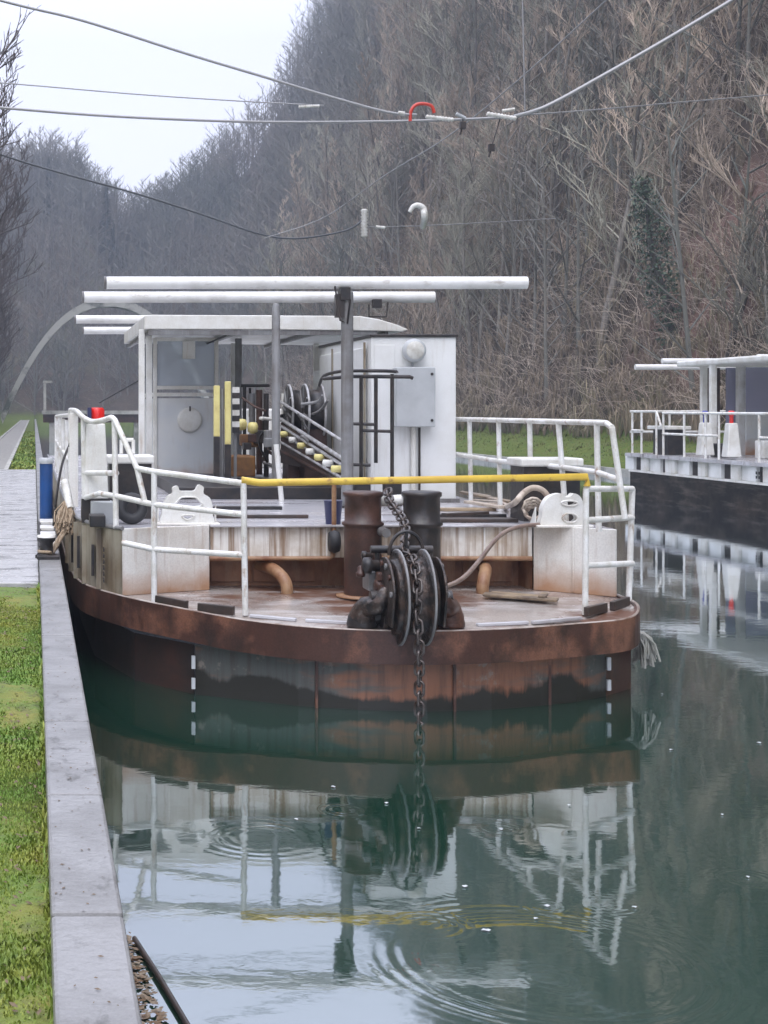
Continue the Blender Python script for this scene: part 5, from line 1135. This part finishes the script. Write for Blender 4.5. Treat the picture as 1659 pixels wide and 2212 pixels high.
def trunks():
    for i, ((xa,ya),(xb,yb), X, r, l) in enumerate([((1268,650),(1205,520),31,0.13,'leaning dark bare trunk low on the slope above the tug cabinet'),((1655,640),(1600,540),29,0.14,'dark forked trunk leaning at the right edge of the slope'),((1395,225),(1402,100),40,0.07,'pale upright stem on the slope right of the thick wire'),((1140,300),(1122,80),44,0.09,'tall pale stem rising on the slope beyond the insulators')]):
        a = PX(xa,ya,X); b = PX(xb,yb,X); t = thing('leaning_tree', tuple(a), l, 'tree'); rd = random.Random(i)
        pts = [a.lerp(b,k/6)+Vector((0,0,0.12*math.sin(k*1.3))) for k in range(7)]; pts[0] = Vector((a.x,a.y,min(a.z,hgt(a.x,a.y))-.4))
        o = MB(); o.tube(pts, [r*(1-.09*k) for k in range(7)], 7); o.build('trunk', M['bark'] if i > 1 else M['darkwood'], t)
        o = MB()
        for k in range(40):
            s = a.lerp(b, rd.uniform(.3,1)); d_ = Vector((rd.uniform(-1,1),rd.uniform(-1,1),rd.uniform(.1,1.2))).normalized(); e = s+d_*rd.uniform(1,2.6); o.spike(s, e, .03, .01)
            for q in range(4): s2 = s.lerp(e, rd.uniform(.3,1)); o.spike(s2, s2+(d_+Vector((rd.uniform(-.8,.8),rd.uniform(-.8,.8),rd.uniform(-.3,.8)))).normalized()*rd.uniform(.5,1.2), .014, .006)
        o.build('crown', M['twig'], t, recalc=False)
trunks()

# massed woodland: far slopes and the hillside behind the counted trees
def mass(name, spots, m, seed, hr=(11,17), nb=13, nt=5, w=0.06):
    rd = random.Random(seed); o = MB()
    for x, y in spots:
        b = Vector((x, y, hgt(x, y)-.3)); h = rd.uniform(*hr); ln = Vector((rd.uniform(-.1,.1), rd.uniform(-.1,.1), 1))
        top = b+ln*h; o.spike(b, top, w*2.0, w*0.3)
        for k in range(nb):
            u = 0.07+0.93*k/nb; s = b.lerp(top, u); a = rd.uniform(0,2*PI); l = h*0.3*(1.1-0.7*u)*rd.uniform(.7,1.3)
            d_ = Vector((math.cos(a), math.sin(a), rd.uniform(.5,1.4))).normalized(); e = s+d_*l; o.spike(s, e, w*.8, w*.3)
            for q in range(nt):
                s2 = s.lerp(e, rd.uniform(.2,1)); d2 = (d_+Vector((rd.uniform(-.9,.9),rd.uniform(-.9,.9),rd.uniform(-.1,.9)))).normalized(); t2 = s2+d2*l*rd.uniform(.25,.55)
                r_ = d2.orthogonal().normalized()*w*.5; o.add([s2-r_, s2+r_, t2], [(0,1,2)])
    return tag(o.build(name, m, recalc=False), kind='stuff')
random.seed(101)
sp = [(random.uniform(-40,60), random.uniform(236,330)) for _ in range(1000)] + [(random.uniform(-16,42), random.uniform(296,326)) for _ in range(420)]
mass('distant_woodland', sp, M['twigfar'], 1, nt=9, nb=14, w=0.085)
sp = []
while len(sp) < 900:
    x = 27+random.random()**.85*42; y = random.uniform(60,270)
    if 2.02*x < y+12: sp.append((x, y))
mass('hillside_woodland', sp, M['twigfar'], 2, (8,15), 13, 6, 0.07)
sp = [(random.uniform(57,70), random.uniform(62,330)) for _ in range(650)]
mass('ridge_woodland', sp, M['twigfar'], 4, (13,19), 15, 9, 0.06)
sp = [(-6-random.random()**.8*34, random.uniform(95,250)) for _ in range(420)]
mass('left_woodland', sp, M['twigfar'], 3, (10,16), 12, 5, 0.09)
# brambles and dry grass on the lower slope
def brush():
    rd = random.Random(8); o = MB(); n = 0
    while n < 4200:
        x = 26.3+rd.random()**1.4*30; y = rd.uniform(48,150)
        if 2.02*x > y+8: continue
        n += 1; b = Vector((x, y, hgt(x, y)-.05)); h = rd.uniform(.5,1.9)
        for k in range(12):
            a = rd.uniform(0,2*PI); l = h*rd.uniform(.4,1.0); s = Vector((math.cos(a),math.sin(a),0)); p1 = b+s*l*.3+Vector((0,0,h*rd.uniform(.6,1))); p2 = b+s*l*rd.uniform(.7,1.3)+Vector((0,0,h*rd.uniform(.2,1.1)))
            r_ = Vector((-s.y,s.x,0))*rd.uniform(.012,.03); o.add([b-r_, b+r_, p1+r_, p1-r_, p2], [(0,1,2,3),(3,2,4)])
    tag(o.build('undergrowth', M['brush'], recalc=False), kind='stuff')
brush()
M['tangle'] = mat('hanging_stems', (0.52,0.44,0.36), (0.30,0.245,0.2), (0.30,0.20,0.165), scale=0.2, streak=0.7, s_scale=(0.12,0.12,0.12), rough=0.95)
def tangle():
    rd = random.Random(28); o = MB(); n = 0
    while n < 17000:
        y = 48+rd.random()**1.3*125; x = 26.8+rd.random()**1.25*36
        if 2.02*x > y+8: continue
        n += 1; p = Vector((x, y, hgt(x, y)+rd.uniform(-.1,.5))); L_ = rd.uniform(.8,3.0)*(1.0 if x < 40 else 1.25)
        d_ = Vector((rd.uniform(-1,.45), rd.uniform(-.9,.9), rd.uniform(.3,1.5))).normalized(); w0 = rd.uniform(.010,.022)
        for q in range(3):
            e = p+d_*L_/3; o.spike(p, e, w0*(1-.28*q), w0*(1-.28*(q+1))); p = e; d_ = (d_+Vector((rd.uniform(-.5,.3), rd.uniform(-.4,.4), rd.uniform(-.75,.1)))).normalized()
    tag(o.build('hanging_brush', M['tangle'], recalc=False), kind='stuff')
tangle()
random.seed(55)
def conifer(x, y, h, label):
    t = thing('conifer_tree', (x,y,hgt(x,y)), label, 'tree', 'conifers on the skyline'); b = Vector((x,y,hgt(x,y))); o = MB(); o.tube([b-Vector((0,0,.5)), b+Vector((0,0,h))], [.2,.03], 6); o.build('trunk', M['bark'], t)
    o = MB()
    for k in range(900):
        u = random.random()**.8; r = (1-u)*h*.2+.15; a = random.uniform(0,2*PI); s = b+Vector((0,0,h*(.12+.88*u))); e = s+Vector((math.cos(a)*r*random.uniform(.5,1),math.sin(a)*r*random.uniform(.5,1),-r*.25)); w_ = Vector((-math.sin(a),math.cos(a),0))*.16; o.add([s, s.lerp(e,.6)+w_, e, s.lerp(e,.6)-w_], [(0,1,2,3)])
    o.build('crown', M['conifer'], t, recalc=False)
for px, Y, h, l in ((230,292,16,'dark conifer standing alone on the far skyline'),(245,286,11,'lower conifer close beside the lone skyline conifer'),(105,296,13,'dark conifer among bare trees at the left skyline end')):
    conifer((px-74)/F*Y, Y, h, l)
conifer(52.5,118,17,'bluish dark conifer high on the right slope above the insulators'); conifer(54.5,112,14,'smaller conifer right of the bluish one high on the slope')

# ------------------------------------------------------------------ mist
hv = bpy.data.materials.new('mist'); hv.use_nodes = True; t = hv.node_tree
t.nodes.remove(t.nodes['Principled BSDF']); pv = t.nodes.new('ShaderNodeVolumePrincipled')
pv.inputs['Color'].default_value = (0.46,0.52,0.62,1); pv.inputs['Density'].default_value = 0.0015; pv.inputs['Anisotropy'].default_value = 0.0
t.links.new(pv.outputs[0], t.nodes['Material Output'].inputs['Volume'])
hz_ = MB().box((-410,-160,-3.5), (410,380,112)).build('haze', hv); tag(hz_, kind='stuff')
for o in bpy.data.objects:
    if '_o' in o: del o['_o']
